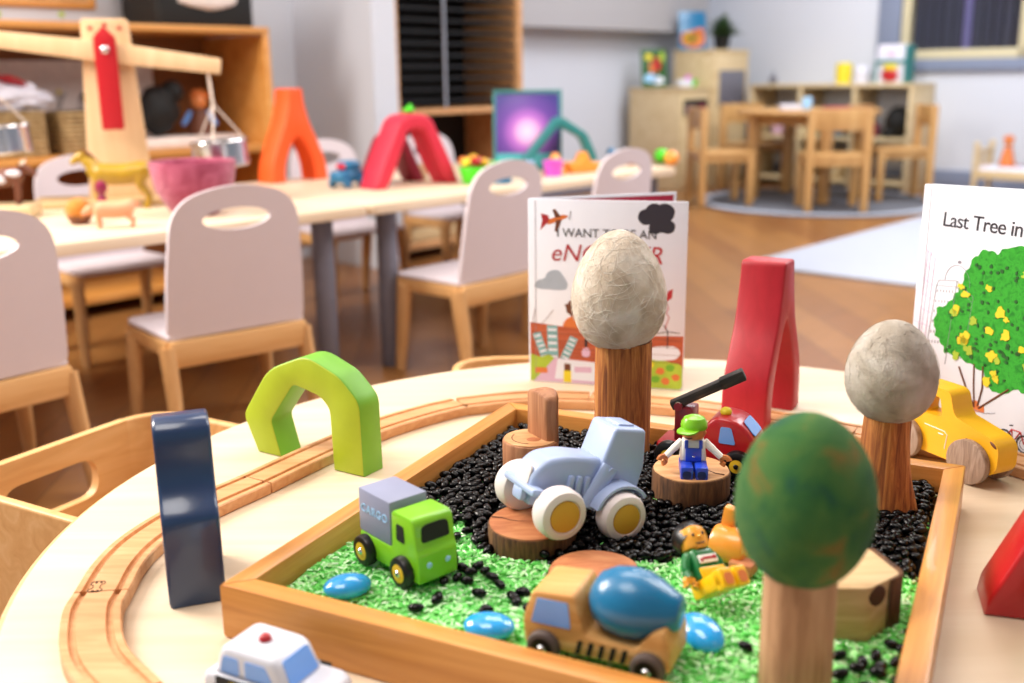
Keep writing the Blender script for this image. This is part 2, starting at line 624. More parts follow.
# ------------------------------------------------------------------ the round table
T0 = .335                      # its top
TC = (.169, .905)
t = thing('round_table', 'low round maple play table in the foreground carrying the sand tray toys', 'table', (TC[0], TC[1], 0))
mb = MB(M['maple'])
mb.lathe([(0, T0 - .024), (.600, T0 - .024)], 128)
mb.lathe([(.602, T0 - .003), (.600, T0 - .0006), (.597, T0), (0, T0)], 128)
mb.use(M['plyedge']).lathe([(.600, T0 - .024), (.606, T0 - .021), (.608, T0 - .012), (.606, T0 - .004), (.602, T0 - .003)], 128)
mb.build('tabletop', t)
for a in (25, 115, 205, 295):
    mb = MB(M['leg'])
    mb.cyl(.024, T0 - .03, (.42 * math.cos(R(a)), .42 * math.sin(R(a)), 0), bevel=.003)
    mb.cyl(.045, .006, (.42 * math.cos(R(a)), .42 * math.sin(R(a)), T0 - .0302))
    mb.build('leg', t)

# ------------------------------------------------------------------ train track
def track(name, pts, label, joint=None):
    P = smooth2(pts, 6)
    w, h, g, gw, gd = .0225, .012, .0135, .0028, .0035
    prof = [(-w, .001), (-w + .001, 0), (w - .001, 0), (w, .001), (w, h - .0012), (w - .0012, h),
            (g + gw, h), (g + gw * .8, h - gd), (g - gw * .8, h - gd), (g - gw, h),
            (-g + gw, h), (-g + gw * .8, h - gd), (-g - gw * .8, h - gd), (-g - gw, h), (-w + .0012, h), (-w, h - .0012)]
    mb = MB(M['beech'])
    c = Vector((P[0].x, P[0].y))
    mb.sweep([(p.x - c.x, p.y - c.y) for p in P], prof)
    if joint:                  # little burnt outline of a loop and dots by the joint
        jx, jy, a = joint
        mb.use(M['groove'])
        J = T(jx - c.x, jy - c.y, h + .0001) @ RZ(a)
        o = rnd([(-.013, -.007), (-.006, -.008), (-.004, -.004), (.004, -.004), (.006, -.008), (.013, -.007), (.013, .007), (.006, .008), (.004, .004), (-.004, .004), (-.006, .008), (-.013, .007)], .004, 3)
        mb.tube([(x * .72, y * .72, 0) for x, y in o], .0004, 6, J, True)
        for x in (-.007, .007):
            mb.cyl(.0011, .0003, (x, .0015, 0), M=J, seg=10)
            mb.cyl(.0011, .0003, (x, -.0025, 0), M=J, seg=10)
    return single(name, mb, label, 'toy train track', (c.x, c.y, T0 + .0003), group='curved wooden train track pieces')
TRK = [(-.1735, .568), (-.262, .618), (-.308, .672), (-.334, .733), (-.339, .765), (-.344, .82), (-.338, .872), (-.314, .935), (-.27, 1.005), (-.223, 1.085),
       (-.170, 1.165), (-.112, 1.225), (-.068, 1.259), (.018, 1.284), (.100, 1.277), (.177, 1.256), (.242, 1.232), (.298, 1.199), (.352, 1.163),
       (.399, 1.133), (.463, 1.099), (.522, 1.056), (.561, .998), (.585, .92), (.595, .84)]
def gap(pts, e=.0007):
    P = [Vector(p) for p in pts]
    P[0] = P[0] + (P[1] - P[0]).normalized() * e
    P[-1] = P[-1] + (P[-2] - P[-1]).normalized() * e
    return [tuple(p) for p in P]
track('train_track', gap(TRK[1:5]), 'curved track piece at the table edge below the marked joint, left of the police car')
track('train_track', gap(TRK[4:9]), 'curved track piece running past the navy block with a burnt outline at its end', (-.3455, .772, 98))
track('train_track', gap(TRK[8:13]), 'track piece passing under the lime green arch')
track('train_track', gap(TRK[12:15]), 'track piece behind the log chair and the tall beige felt tree')
track('train_track', gap(TRK[14:20]), 'track piece running under the tall red arch')
track('train_track', gap(TRK[19:]), 'track piece beside the yellow wooden pickup and the tree book')

# ------------------------------------------------------------------ the tray
TA = -26.35                    # its turn
TFL = Vector((-.2244, .7107))
AX, AY = math.cos(R(TA)), math.sin(R(TA))
def tr(s, q, z=0):             # tray coordinates: s along the front rail, q away from it
    return (TFL.x + AX * s - AY * q, TFL.y + AY * s + AX * q, z)
TS, TH, RW = .495, .045, .019
tray = thing('wooden_tray', 'square varnished pine tray holding green rice, black beans and toys on the round table', 'tray', tr(0, 0, T0 + .0003), TA)
mb = MB(M['tray'])
mb.box((TS - .02, TS - .02, .006), (TS / 2, TS / 2, .005))
mb.build('base', tray)
for nm, rz, at in (('front', 0, (0, 0)), ('right', 90, (TS, 0)), ('back', 180, (TS, TS)), ('left', 270, (0, TS))):
    mb = MB(M['tray'])
    tb = [(0, 0), (TS, 0), (TS - RW, RW), (RW, RW)]
    mb.prism(tb, TH, bevel=.002)
    o = mb.build('rail', tray)
    o.location = (at[0], at[1], 0)
    o.rotation_euler = (0, 0, R(rz))
ZF = T0 + .027                 # top of the filling
# rice bed and grains: past counting
def inside(x, y, poly):
    c = False
    for i in range(len(poly)):
        x1, y1 = poly[i - 1]
        x2, y2 = poly[i]
        if (y1 > y) != (y2 > y) and x < (x2 - x1) * (y - y1) / (y2 - y1) + x1:
            c = not c
    return c
BEANS = [(-.15, .90), (-.102, .893), (-.06, .88), (-.04, .845), (-.023, .8), (.037, .776), (.111, .776), (.128, .78), (.182, .835), (.24, .80), (.285, .775), (.318, .742), (.345, .742), (.52, .9), (.3, 1.3), (-.2, 1.2)]
rng = random.Random(3)
mb = MB(M['ricebed'])
tb = bmesh.new()
NG = 44
lo, hi = RW + .0003, TS - RW - .0003
gv = [[None] * (NG + 1) for _ in range(NG + 1)]
for i in range(NG + 1):
    for j in range(NG + 1):
        s, q = lo + (hi - lo) * i / NG, lo + (hi - lo) * j / NG
        x, y, _ = tr(s, q)
        z = ZF - .004 + .003 * noise.noise((x * 25, y * 25, 0)) - (.004 if inside(x, y, BEANS) else 0)
        gv[i][j] = tb.verts.new((x, y, z))
for i in range(NG):
    for j in range(NG):
        tb.faces.new((gv[i][j], gv[i + 1][j], gv[i + 1][j + 1], gv[i][j + 1]))
edge = [gv[i][0] for i in range(NG + 1)] + [gv[NG][j] for j in range(1, NG + 1)] + [gv[i][NG] for i in range(NG - 1, -1, -1)] + [gv[0][j] for j in range(NG - 1, 0, -1)]
bot = [tb.verts.new((v.co.x, v.co.y, T0 + .0095)) for v in edge]
for i in range(len(edge)):
    j = (i + 1) % len(edge)
    tb.faces.new((edge[i], edge[j], bot[j], bot[i]))
tb.faces.new(bot)
mb._in(tb)
mb.use(M['bean'])
for f_ in mb.bm.faces:
    cc = f_.calc_center_median()
    if inside(cc.x, cc.y, BEANS):
        f_.material_index = 1
# grains, written straight into the mesh
verts, faces = [], []
def grain(x, y, z, L, w, M3):
    b = len(verts)
    for k, (px, r) in enumerate(((-.5, .35), (-.2, 1), (.2, 1), (.5, .35))):
        for a in range(5):
            v = M3 @ Vector((px * L, r * w * math.cos(2 * PI * a / 5), r * w * math.sin(2 * PI * a / 5)))
            verts.append((x + v.x, y + v.y, z + v.z))
    for k in range(3):
        for a in range(5):
            c = (a + 1) % 5
            faces.append((b + k * 5 + a, b + k * 5 + c, b + k * 5 + 5 + c, b + k * 5 + 5 + a))
    faces.append(tuple(b + a for a in range(4, -1, -1)))
    faces.append(tuple(b + 15 + a for a in range(5)))
n = 0
while n < 11000:
    s, q = rng.uniform(lo + .0043, hi - .0043), rng.uniform(lo + .0043, hi - .0043)
    x, y, _ = tr(s, q)
    if inside(x, y, BEANS) and rng.random() < .93:
        continue
    z = ZF - .0025 + .003 * noise.noise((x * 25, y * 25, 0)) + rng.uniform(-.0015, .0015)
    grain(x, y, z, rng.uniform(.006, .008), rng.uniform(.0011, .0015), Euler((rng.uniform(0, 6), rng.uniform(-.35, .35), rng.uniform(0, 6.3))).to_matrix())
    n += 1
me = bpy.data.meshes.new('grains')
me.from_pydata(verts, [], faces)
mb.use(M['rice'])
tb = bmesh.new()
tb.from_mesh(me)
bpy.data.meshes.remove(me)
mb._in(tb, None, False)
tag(mb.build('green_rice', None, 60), 'green dyed rice spread over the front of the wooden tray', 'dyed rice', None, 'stuff')
# ------------------------------------------------------------------ felt trees
def egg(mb, rr, h, k=.14, seg=40, n=26, z0=0, seed=0, amp=.02):
    tb = bmesh.new()
    rings = []
    for i in range(n + 1):
        a = PI * i / n
        z = h * (1 - math.cos(a)) / 2
        r = rr * math.sin(a) * (1 + k * math.cos(a)) / (1 + k * k * .5)
        if i in (0, n):
            rings.append([tb.verts.new((0, 0, z0 + z))])
            continue
        ring = []
        for j in range(seg):
            t = 2 * PI * j / seg
            d = 1 + amp * noise.noise((math.cos(t) * 1.3, math.sin(t) * 1.3, z / h * 3 + seed))
            ring.append(tb.verts.new((r * d * math.cos(t), r * d * math.sin(t), z0 + z)))
        rings.append(ring)
    for A, B in zip(rings, rings[1:]):
        for j in range(seg):
            c = (j + 1) % seg
            if len(A) == 1:
                tb.faces.new((A[0], B[j], B[c]))
            elif len(B) == 1:
                tb.faces.new((A[j], A[c], B[0]))
            else:
                tb.faces.new((A[j], A[c], B[c], B[j]))
    return mb._in(tb)
def fuzz(mb, rr, h, k, z0, n, seed, L=.007, th=.00011):
    """loose wool fibres wandering over the felt"""
    rg = random.Random(seed)
    for _ in range(n):
        a = math.acos(rg.uniform(-.93, .93))
        t = rg.uniform(0, 2 * PI)
        hd, turn = rg.uniform(0, 2 * PI), rg.uniform(-.5, .5)
        pts = []
        for q in range(6):
            r = rr * math.sin(a) * (1 + k * math.cos(a)) / (1 + k * k * .5) * 1.012 + .0002
            z = h * (1 - math.cos(a)) / 2
            pts.append((r * math.cos(t), r * math.sin(t), z0 + z))
            hd += turn + rg.uniform(-.3, .3)
            a = min(max(a + math.cos(hd) * L * .4 / (h * .5), .15), PI - .15)
            t += math.sin(hd) * L * .4 / max(r, .01)
        mb.tube(pts, th, 3)
    return mb
def trunk(rb, rt, h, lean=(0, 0), seg=36, seed=0, rough=.07, square=0):
    mb = MB()
    tb = bmesh.new()
    rings = []
    N = 14
    for i in range(N + 1):
        u = i / N
        r = rb + (rt - rb) * u
        ring = []
        for j in range(seg):
            t = 2 * PI * j / seg
            sq = 1 / max(abs(math.cos(t)), abs(math.sin(t))) if square else 1
            d = (1 + (min(sq, 1.2) - 1) * square) * (1 + rough * noise.noise((math.cos(t) * 5 + seed, math.sin(t) * 5, u * .8)))
            bow = math.sin(u * PI)
            ring.append(tb.verts.new((r * d * math.cos(t) + lean[0] * u + lean[1] * bow, r * d * math.sin(t), h * u)))
        rings.append(ring)
    for A, B in zip(rings, rings[1:]):
        for j in range(seg):
            tb.faces.new((A[j], A[(j + 1) % seg], B[(j + 1) % seg], B[j]))
    tb.faces.new(rings[0])
    tb.faces.new(rings[-1])
    return mb, tb
def felt_tree(label, x, y, z, rb, rt, h, rr, ch, tm, cm, k=.14, lean=(0, 0), seed=0, square=0, off=.012, hair=500, web=0, dx=0):
    t = thing('felt_tree', label, 'toy tree', (x, y, z), 0, 'wooden trees with felted wool crowns')
    mb, tb = trunk(rb, rt, h, lean, seed=seed, square=square)
    mb.use(tm)._in(tb)
    mb.build('trunk', t, 50)
    mb = MB(cm)
    egg(mb, rr, ch, k, seed=seed)
    fuzz(mb, rr, ch, k, 0, hair, seed + 1)
    if web:
        mb.use(M['web'])
        fuzz(mb, rr, ch, k, 0, web, seed + 2, .016, .00017)
    o = mb.build('crown', t, 60)
    o.location = (lean[0] + dx, 0, h - off)
    return t
felt_tree('tallest felt tree, cream egg crown on a split brown trunk before the engineer book', .1155, 1.031, ZF - .006, .0285, .0285, .130, .0485, .126, M['bark'], M['beige'], .17, seed=4, square=.45, web=330, dx=-.0055)
felt_tree('grey beige felt tree on a curved brown trunk beside the yellow pickup', .349, .879, ZF - .006, .0235, .0195, .101, .0395, .094, M['bark'], M['beige2'], .10, lean=(-.011, -.005), seed=11, square=.2)
felt_tree('mottled green felt tree on a pale trunk, nearest and blurred', .179, .587, ZF - .006, .0225, .0225, .096, .0425, .112, M['barkpale'], M['greenfelt'], .05, seed=23, square=.3, hair=120)

# ------------------------------------------------------------------ log furniture
def log_slice(label, x, y, z, r, h, top, seed, bark=None, rz=0, crack=True):
    t = thing('log_slice', label, 'log slice', (x, y, z), rz, 'log slices used as stools in the tray')
    def ring(rad, zz):
        return [(rad * (1 + .05 * noise.noise((math.cos(2 * PI * i / 40) * 1.2 + seed, math.sin(2 * PI * i / 40) * 1.2, 0))) * math.cos(2 * PI * i / 40),
                 rad * (1 + .05 * noise.noise((math.cos(2 * PI * i / 40) * 1.2 + seed, math.sin(2 * PI * i / 40) * 1.2, 0))) * math.sin(2 * PI * i / 40)) for i in range(40)]
    mb = MB(bark or M['logbark'])
    mb.prism(ring(r, 0), h - .0012, bevel=.0015)
    mb.build('bark', t)
    mb = MB(top)
    mb.prism(ring(r * .965, 0), .0022, z0=h - .0024, bevel=.0004)
    mb.use(M['knot'])
    if crack:
        a = 150 + seed * 20
        mb.tube([(r * u * math.cos(R(a + 8 * math.sin(u * 6))), r * u * math.sin(R(a + 8 * math.sin(u * 6))), h - .0003) for u in (.1, .3, .5, .7, .93)], [.0002, .0004, .0005, .0007, .001], 6)
    mb.build('cut_face', t)
    return t
log_slice('reddish log slice under the front wheels of the pale blue tractor', .0150, .820, ZF - .006, .0385, .0235, M['cutred'], 1)
log_slice('flat reddish log slice behind the blue drum lorry, half buried in rice', .0625, .744, ZF - .008, .0365, .0175, M['cutred'], 5)
log_slice('thick log slice with a pale top that the green capped toy figure sits on', .168, .913, ZF - .006, .0365, .034, M['cutwood'], 9, M['logbark'])

t = thing('log_chair', 'little chair carved from one log, in the back left corner of the tray', 'toy chair', (.0175, .986, ZF - .006))
mb = MB(M['stump'])
mb.cyl(.0285, .039, bevel=.002, seg=40)
mb.use(M['cutwood']).cyl(.0268, .0016, (0, 0, .0384), bevel=.0005, seg=40)
mb.use(M['knot']).tube([(.019 * math.cos(R(a)), .019 * math.sin(R(a)), .04) for a in range(150, 265, 8)], .0004, 5)
mb.use(M['cutred']).ell((.0075, .006, .0012), (.003, -.006, .0397))
mb.build('seat', t)
mb = MB(M['stump'])
pts = []
for i in range(0, 15):
    a = -52 + 104 * i / 14
    pts.append((.0285 * math.cos(R(a)), .0285 * math.sin(R(a))))
pts += [(.007, .019), (.0065, 0), (.007, -.019)]
pr = rnd(pts, .004, 2)
mb.prism(pr, .046, z0=.036, bevel=.003)
# the back's top is gently arched: lift the middle
for v in mb.bm.verts:
    if v.co.z > .07:
        v.co.z += .006 * (1 - (v.co.y / .024) ** 2)
o = mb.build('backrest', t)
o.rotation_euler = (0, 0, R(30))

t = thing('log_wedge', 'wedge of split log with pale top and dark knots behind the green felt tree', 'wood block', (.247, .682, ZF - .004))
mb = MB(M['block'])
wp = [(-.040, -.010), (-.030, -.029), (.001, -.030), (.024, -.013), (.031, -.008), (.022, .034), (.012, .036)]
mb.prism(rnd(wp, .004, 3), .043, bevel=.0015)
mb.build('body', t)
mb = MB(M['logbark'])
mb.prism([(.020, -.0175), (.0245, -.0145), (.0325, -.0085), (.0345, -.0015), (.0265, .0345), (.0225, .0355), (.0275, -.001), (.025, -.0085)], .042, z0=.0003, bevel=.0006)
mb.build('bark', t)
mb = MB(M['knot'])
mb.ell((.010, .0016, .008), (.009, -.0237, .034), (0, 20, 35))
mb.build('knot', t)

# ------------------------------------------------------------------ wheels
def wheel(mb, r, w, tyre, hub, rim=.6, side=1, cap=None, flat=False):
    """axle along Y, outer face towards side*Y"""
    b = w * .28
    Mx = RX(-90) if side > 0 else RX(90)
    mb.use(tyre).lathe([(0, -w / 2), (r - b, -w / 2), (r - b * .3, -w / 2 + b * .3), (r, -w / 2 + b), (r, w / 2 - b), (r - b * .3, w / 2 - b * .3), (r - b, w / 2), (r * rim, w / 2), (r * rim * .98, w / 2 - w * .06), (0, w / 2 - w * .06)], 36, Mx)
    if hub:
        mb.use(hub).lathe([(0, w / 2 + w * .02), (r * rim * .55, w / 2 + w * .02), (r * rim * .92, w / 2 - w * .02), (r * rim * .95, w / 2 - w * .07)], 30, Mx)
    if cap:
        mb.use(cap).lathe([(0, w / 2 + w * .16), (r * rim * .25, w / 2 + w * .13), (r * rim * .38, w / 2)], 20, Mx)
    return mb
def put(o, loc, rot=None):
    o.location = loc
    if rot:
        o.rotation_euler = rot
    return o

# ------------------------------------------------------------------ pale blue tractor
TRA = -153
t = thing('toy_tractor', 'pale blue plastic tractor with white tyres, its front wheels up on a log slice', 'toy tractor', (.0715, .8480, ZF + .0005), rot=(0, R(-14), R(TRA)))
t.scale = (1.06, 1.05, 1.05)
for nm, x, y, r, w in (('front', .060, .0335, .0212, .021), ('front', .060, -.0335, .0212, .021), ('rear', 0, .0325, .0205, .020), ('rear', 0, -.0325, .0205, .020)):
    mb = wheel(MB(), r, w, M['tyrewhite'], M['hub'], .66, 1 if y > 0 else -1)
    put(mb.build('wheel', t), (x, y, r))
B = M['tractor']
mb = MB(B)
mb.box((.088, .024, .012), (.032, 0, .024), .003)
mb.tube([(.060, -.024, .0212), (.060, .024, .0212)], .0035, 12)
mb.tube([(0, -.024, .0205), (0, .024, .0205)], .0035, 12)
mb.build('chassis', t)
mb = MB(B)
hood = rnd([(.012, .026), (.070, .026), (.080, .030), (.079, .046), (.069, .058), (.048, .063), (.012, .062)], .008, 5)
mb.prism(hood, .032, UPX @ T(0, 0, -.016), .005, 3)
for i in range(3):
    mb.box((.0048, .0045, .016), (.029 + i * .0078, .0168, .039), .0013)
    mb.box((.0048, .003, .015), (.029 + i * .0078, -.0162, .037), .0013)
mb.build('hood', t)
mb = MB(M['tyrewhite'])
mb.prism(rnd([(-.0105, .0), (.0105, .0), (.0105, .021), (-.0105, .021)], .005, 4), .0022, T(.0790, 0, .0300) @ RZ(90) @ RX(84), .0005)
mb.build('grille', t)
mb = MB(B)
cab = rnd([(-.020, .026), (.020, .026), (.019, .060), (.013, .090), (-.017, .091), (-.023, .060)], .004, 4)
mb.prism(cab, .038, UPX @ T(0, 0, -.019), .003, 3)
mb.box((.016, .022, .004), (-.002, 0, .0905), .0018, rot=(0, 2, 0))
mb.build('cab', t)
for s in (1, -1):
    mb = MB(B)
    mb.tube([(.026, s * .019, .022), (.012, s * .0205, .058)], .0075, 14, flat=(.55, 1))
    mb.cyl(.0022, .002, (.013, s * .0235, .0555), 'y', seg=14)
    put(mb.build('side_strut', t), (0, 0, 0))
    mb = MB(B)
    arc = [(.0265 * math.cos(R(a)) - .001, .0265 * math.sin(R(a)) + .0205) for a in range(8, 140, 8)]
    inn = [(.0235 * math.cos(R(a)) - .001, .0235 * math.sin(R(a)) + .0205) for a in range(138, 4, -8)]
    mb.prism(arc + inn, .017, UPX @ T(0, 0, -.0085), .001)
    put(mb.build('fender', t), (0, s * .0265, 0))
mb = MB(B)
mb.box((.012, .052, .007), (.077, 0, .033), .003)
mb.box((.007, .016, .012), (.079, 0, .026), .003)
mb.build('bumper', t)

# ------------------------------------------------------------------ green lorry lettered CARGO
LA = -49.5
t = thing('toy_truck', 'bright green toy lorry with a lilac grey box lettered CARGO', 'toy truck', (-.0895, .7715, ZF - .001), LA)
g = M['green']
mb = MB(g)
mb.prism(rnd([(-.038, .008), (.046, .008), (.046, .032), (.0435, .036), (.0405, .0605), (.010, .0605), (.009, .028), (-.038, .027)], [.002, .003, .004, .003, .006, .005, .002, .002], 4), .038, UPX @ T(0, 0, -.019), .002, 2)
mb.build('cab_and_chassis', t)
mb = MB(M['cargo'])
mb.box((.046, .037, .038), (-.0155, 0, .0462), .0018)
mb.build('cargo_box', t)
mb = MB(M['skyblue'])
mb.text('CARGO', .0098, T(-.0150, -.0187, .0490) @ RX(90), .00025, 0, 1.18, .00008)
mb.build('lettering', t, label='pale blue CARGO lettering')
mb = MB(M['blackmat'])
mb.prism(rnd([(-.0135, -.0065), (.0135, -.0065), (.0125, .006), (.008, .0075), (-.008, .0075), (-.0125, .006)], .003, 3), .001, T(.0421, 0, .0475) @ RZ(90) @ RX(84))
mb.build('windscreen', t)
for s in (1, -1):
    mb = MB(M['blackmat'])
    mb.prism(rnd([(-.0055, -.007), (.0055, -.0075), (.0045, .0065), (-.005, .007)], .002, 3), .0008, T(.0225, -s * .0187 if s > 0 else .0195, .0445) @ RX(90))
    mb.build('side_window', t)
mb = MB(M['skyblue'])
for y in (.009, -.009):
    mb.ell((.0008, .0026, .0026), (.0462, y, .0225))
mb.build('headlamps', t)
for x in (-.027, .0265):
    for s in (-1, 1):
        mb = wheel(MB(), .0132, .011, M['black'], M['yellow'], .62, s, M['steel'])
        put(mb.build('wheel', t), (x, s * .0205, .0135))

# ------------------------------------------------------------------ drum lorry
MA = 155.5
t = thing('toy_mixer_lorry', 'wooden concrete mixer lorry with a glossy blue drum at the front rail of the tray', 'toy truck', (.0600, .6370, ZF - .0015), MA)
t.scale = (.93, .95, .93)
w = .046
mb = MB(M['mixer'])
prof = rnd([(-.058, .010), (.053, .010), (.055, .030), (.047, .055), (.014, .057), (.006, .027), (-.032, .0245), (-.044, .040), (-.053, .044), (-.058, .030)], [.004, .004, .004, .005, .004, .003, .004, .003, .003, .004], 4)
mb.prism(prof, w, UPX @ T(0, 0, -w / 2), .0025, 2)
mb.build('body', t)
mb = MB(M['drum'])
mb.lathe([(0, -.031), (.009, -.030), (.017, -.025), (.0225, -.015), (.0245, -.003), (.0235, .008), (.0195, .019), (.0145, .028), (.012, .0335), (.0105, .0345), (0, .0345)], 44, T(-.0235, 0, .0485) @ RY(-92) @ SCL(1.05, 1.05, 1.04))
mb.build('drum', t)
mb = MB(M['glassblue'])
mb.prism(rnd([(-.0165, -.0100), (.0145, -.0100), (.0125, .0100), (-.0115, .0100)], .0015, 3), .0008, T(.0310, w / 2 + .0001, .0405) @ RZ(180) @ RX(90))
mb.build('side_window', t)
mb = MB(M['glassblue'])
mb.prism(rnd([(-.017, -.008), (.017, -.008), (.015, .008), (-.015, .008)], .002, 3), .0008, T(.0503, 0, .043) @ RZ(90) @ RX(70))
mb.build('windscreen', t)
mb = MB(M['blackmat'])
for i in range(5):
    mb.prism(rnd([(-.0028, -.0055), (.0006, -.0055), (.003, .0055), (-.0004, .0055)], .0008, 2), .0006, T(.010 - i * .0085, w / 2 + .0001, .0175) @ RZ(180) @ RX(90))
mb.build('vent_slots', t)
for x in (.037, -.0425):
    for s in (1, -1):
        mb = wheel(MB(), .0128, .010, M['tyregrey'], M['black'], .68, s, M['steel'])
        put(mb.build('wheel', t), (x, s * (w / 2 + .0015), .0128))

# ------------------------------------------------------------------ police car
t = thing('toy_police_car', 'white toy police car with blue windows and a red roof knob outside the tray', 'toy car', (-.1650, .6225, T0 + .0005), -27)
t.scale = (1.08, 1.08, 1.0)
wh = M['white']
mb = MB(wh)
mb.prism(rnd([(-.041, .006), (.046, .006), (.047, .020), (.041, .026), (-.038, .027), (-.042, .020)], .005, 4), .042, UPX @ T(0, 0, -.021), .004, 3)
mb.build('body', t)
mb = MB(wh)
mb.prism(rnd([(-.034, .024), (.026, .024), (.0165, .047), (-.027, .048)], [.002, .003, .008, .008], 5), .036, UPX @ T(0, 0, -.018), .005, 3)
mb.build('cabin', t)
mb = MB(M['redpaint'])
mb.ell((.0042, .0042, .004), (-.005, 0, .0485))
mb.build('roof_light', t)
for s in (-1, 1):
    for x0, pts in ((-.0185, [(-.0085, -.006), (.0065, -.006), (.0065, .0065), (-.0055, .0065)]), (.0025, [(-.0095, -.006), (.012, -.006), (.0065, .0065), (-.0095, .0065)])):
        mb = MB(M['glassblue'])
        mb.prism(rnd(pts, .0018, 3), .0008, T(x0, -.0177 if s < 0 else .0185, .0345) @ RX(90))
        mb.build('side_window', t)
    mb = MB(M['blackmat'])
    mb.box((.058, .0008, .0125), (0, s * .0211, .0205), .0003)
    mb.build('door_stripe', t)
mb = MB(M['inkyellow'])
mb.text('POLICE', .0100, T(0, -.0214, .0205) @ RX(90), .0003, 0, 1.1)
mb.text('POLICE', .0095, T(0, .0214, .0195) @ RZ(180) @ RX(90), .0003, 0, 1.1)
mb.build('lettering', t, label='yellow POLICE lettering')
mb = MB(M['glassblue'])
mb.prism(rnd([(-.0135, -.0095), (.0135, -.0095), (.012, .0085), (-.012, .0085)], .0025, 3), .0008, T(.0207, 0, .0362) @ RZ(90) @ RX(66))
mb.build('windscreen', t)
for x in (-.025, .028):
    for s in (-1, 1):
        mb = wheel(MB(), .0105, .008, M['black'], M['white'], .55, s)
        put(mb.build('wheel', t), (x, s * .019, .0105))

# ------------------------------------------------------------------ red breakdown lorry
RB = TA
t = thing('toy_tow_truck', 'red toy breakdown lorry with a black boom and yellow roof lamp behind the seated figure', 'toy truck', tr(.2590, TS - .054, ZF - .002), RB)
t.scale = (1.07, 1.07, 1.07)
mb = MB(M['redpaint'])
mb.prism(rnd([(-.050, .010), (.046, .010), (.050, .026), (.040, .044), (.026, .056), (.006, .057), (-.004, .046), (-.006, .027), (-.050, .025)], [.003, .004, .008, .008, .01, .01, .004, .004, .003], 5), .040, UPX @ T(0, 0, -.020), .004, 3)
mb.build('body', t)
mb = MB(M['darkred'])
mb.box((.018, .022, .034), (-.026, 0, .042), .002)
mb.cyl(.004, .028, (-.031, -.014, .060), 'y', seg=18)
mb.build('crane_post', t)
mb = MB(M['ladder'])
mb.box((.070, .011, .0085), (.028, 0, 0), .0012)
mb.box((.024, .0125, .0105), (.056, 0, 0), .0012)
o = put(mb.build('boom', t), (-.033, -.006, .062), (0, R(-27), R(16)))
mb = MB(M['steel'])
mb.cyl(.003, .002, (0, -.0075, 0), 'y', seg=14)
mb.build('boom_pivot', o)
mb = MB(M['inkyellow'])
mb.ell((.0055, .0055, .0045), (.013, -.004, .0585))
mb.build('roof_lamp', t)
mb = MB(M['glassblue'])
mb.prism(rnd([(-.0075, -.008), (.0085, -.008), (.004, .008), (-.006, .008)], .002, 3), .0008, T(.0185, -.0199, .0405) @ RX(90))
mb.build('side_window', t)
mb = MB(M['glassblue'])
mb.prism(rnd([(-.013, -.0085), (.013, -.0085), (.011, .0085), (-.011, .0085)], .003, 3), .0008, T(.0372, 0, .0468) @ RZ(90) @ RX(48))
mb.build('windscreen', t)
for x in (-.036, .030):
    for s in (-1, 1):
        mb = wheel(MB(), .0140, .012, M['black'], M['yellow'], .5, s, M['black'])
        put(mb.build('wheel', t), (x, s * .0215, .0140))

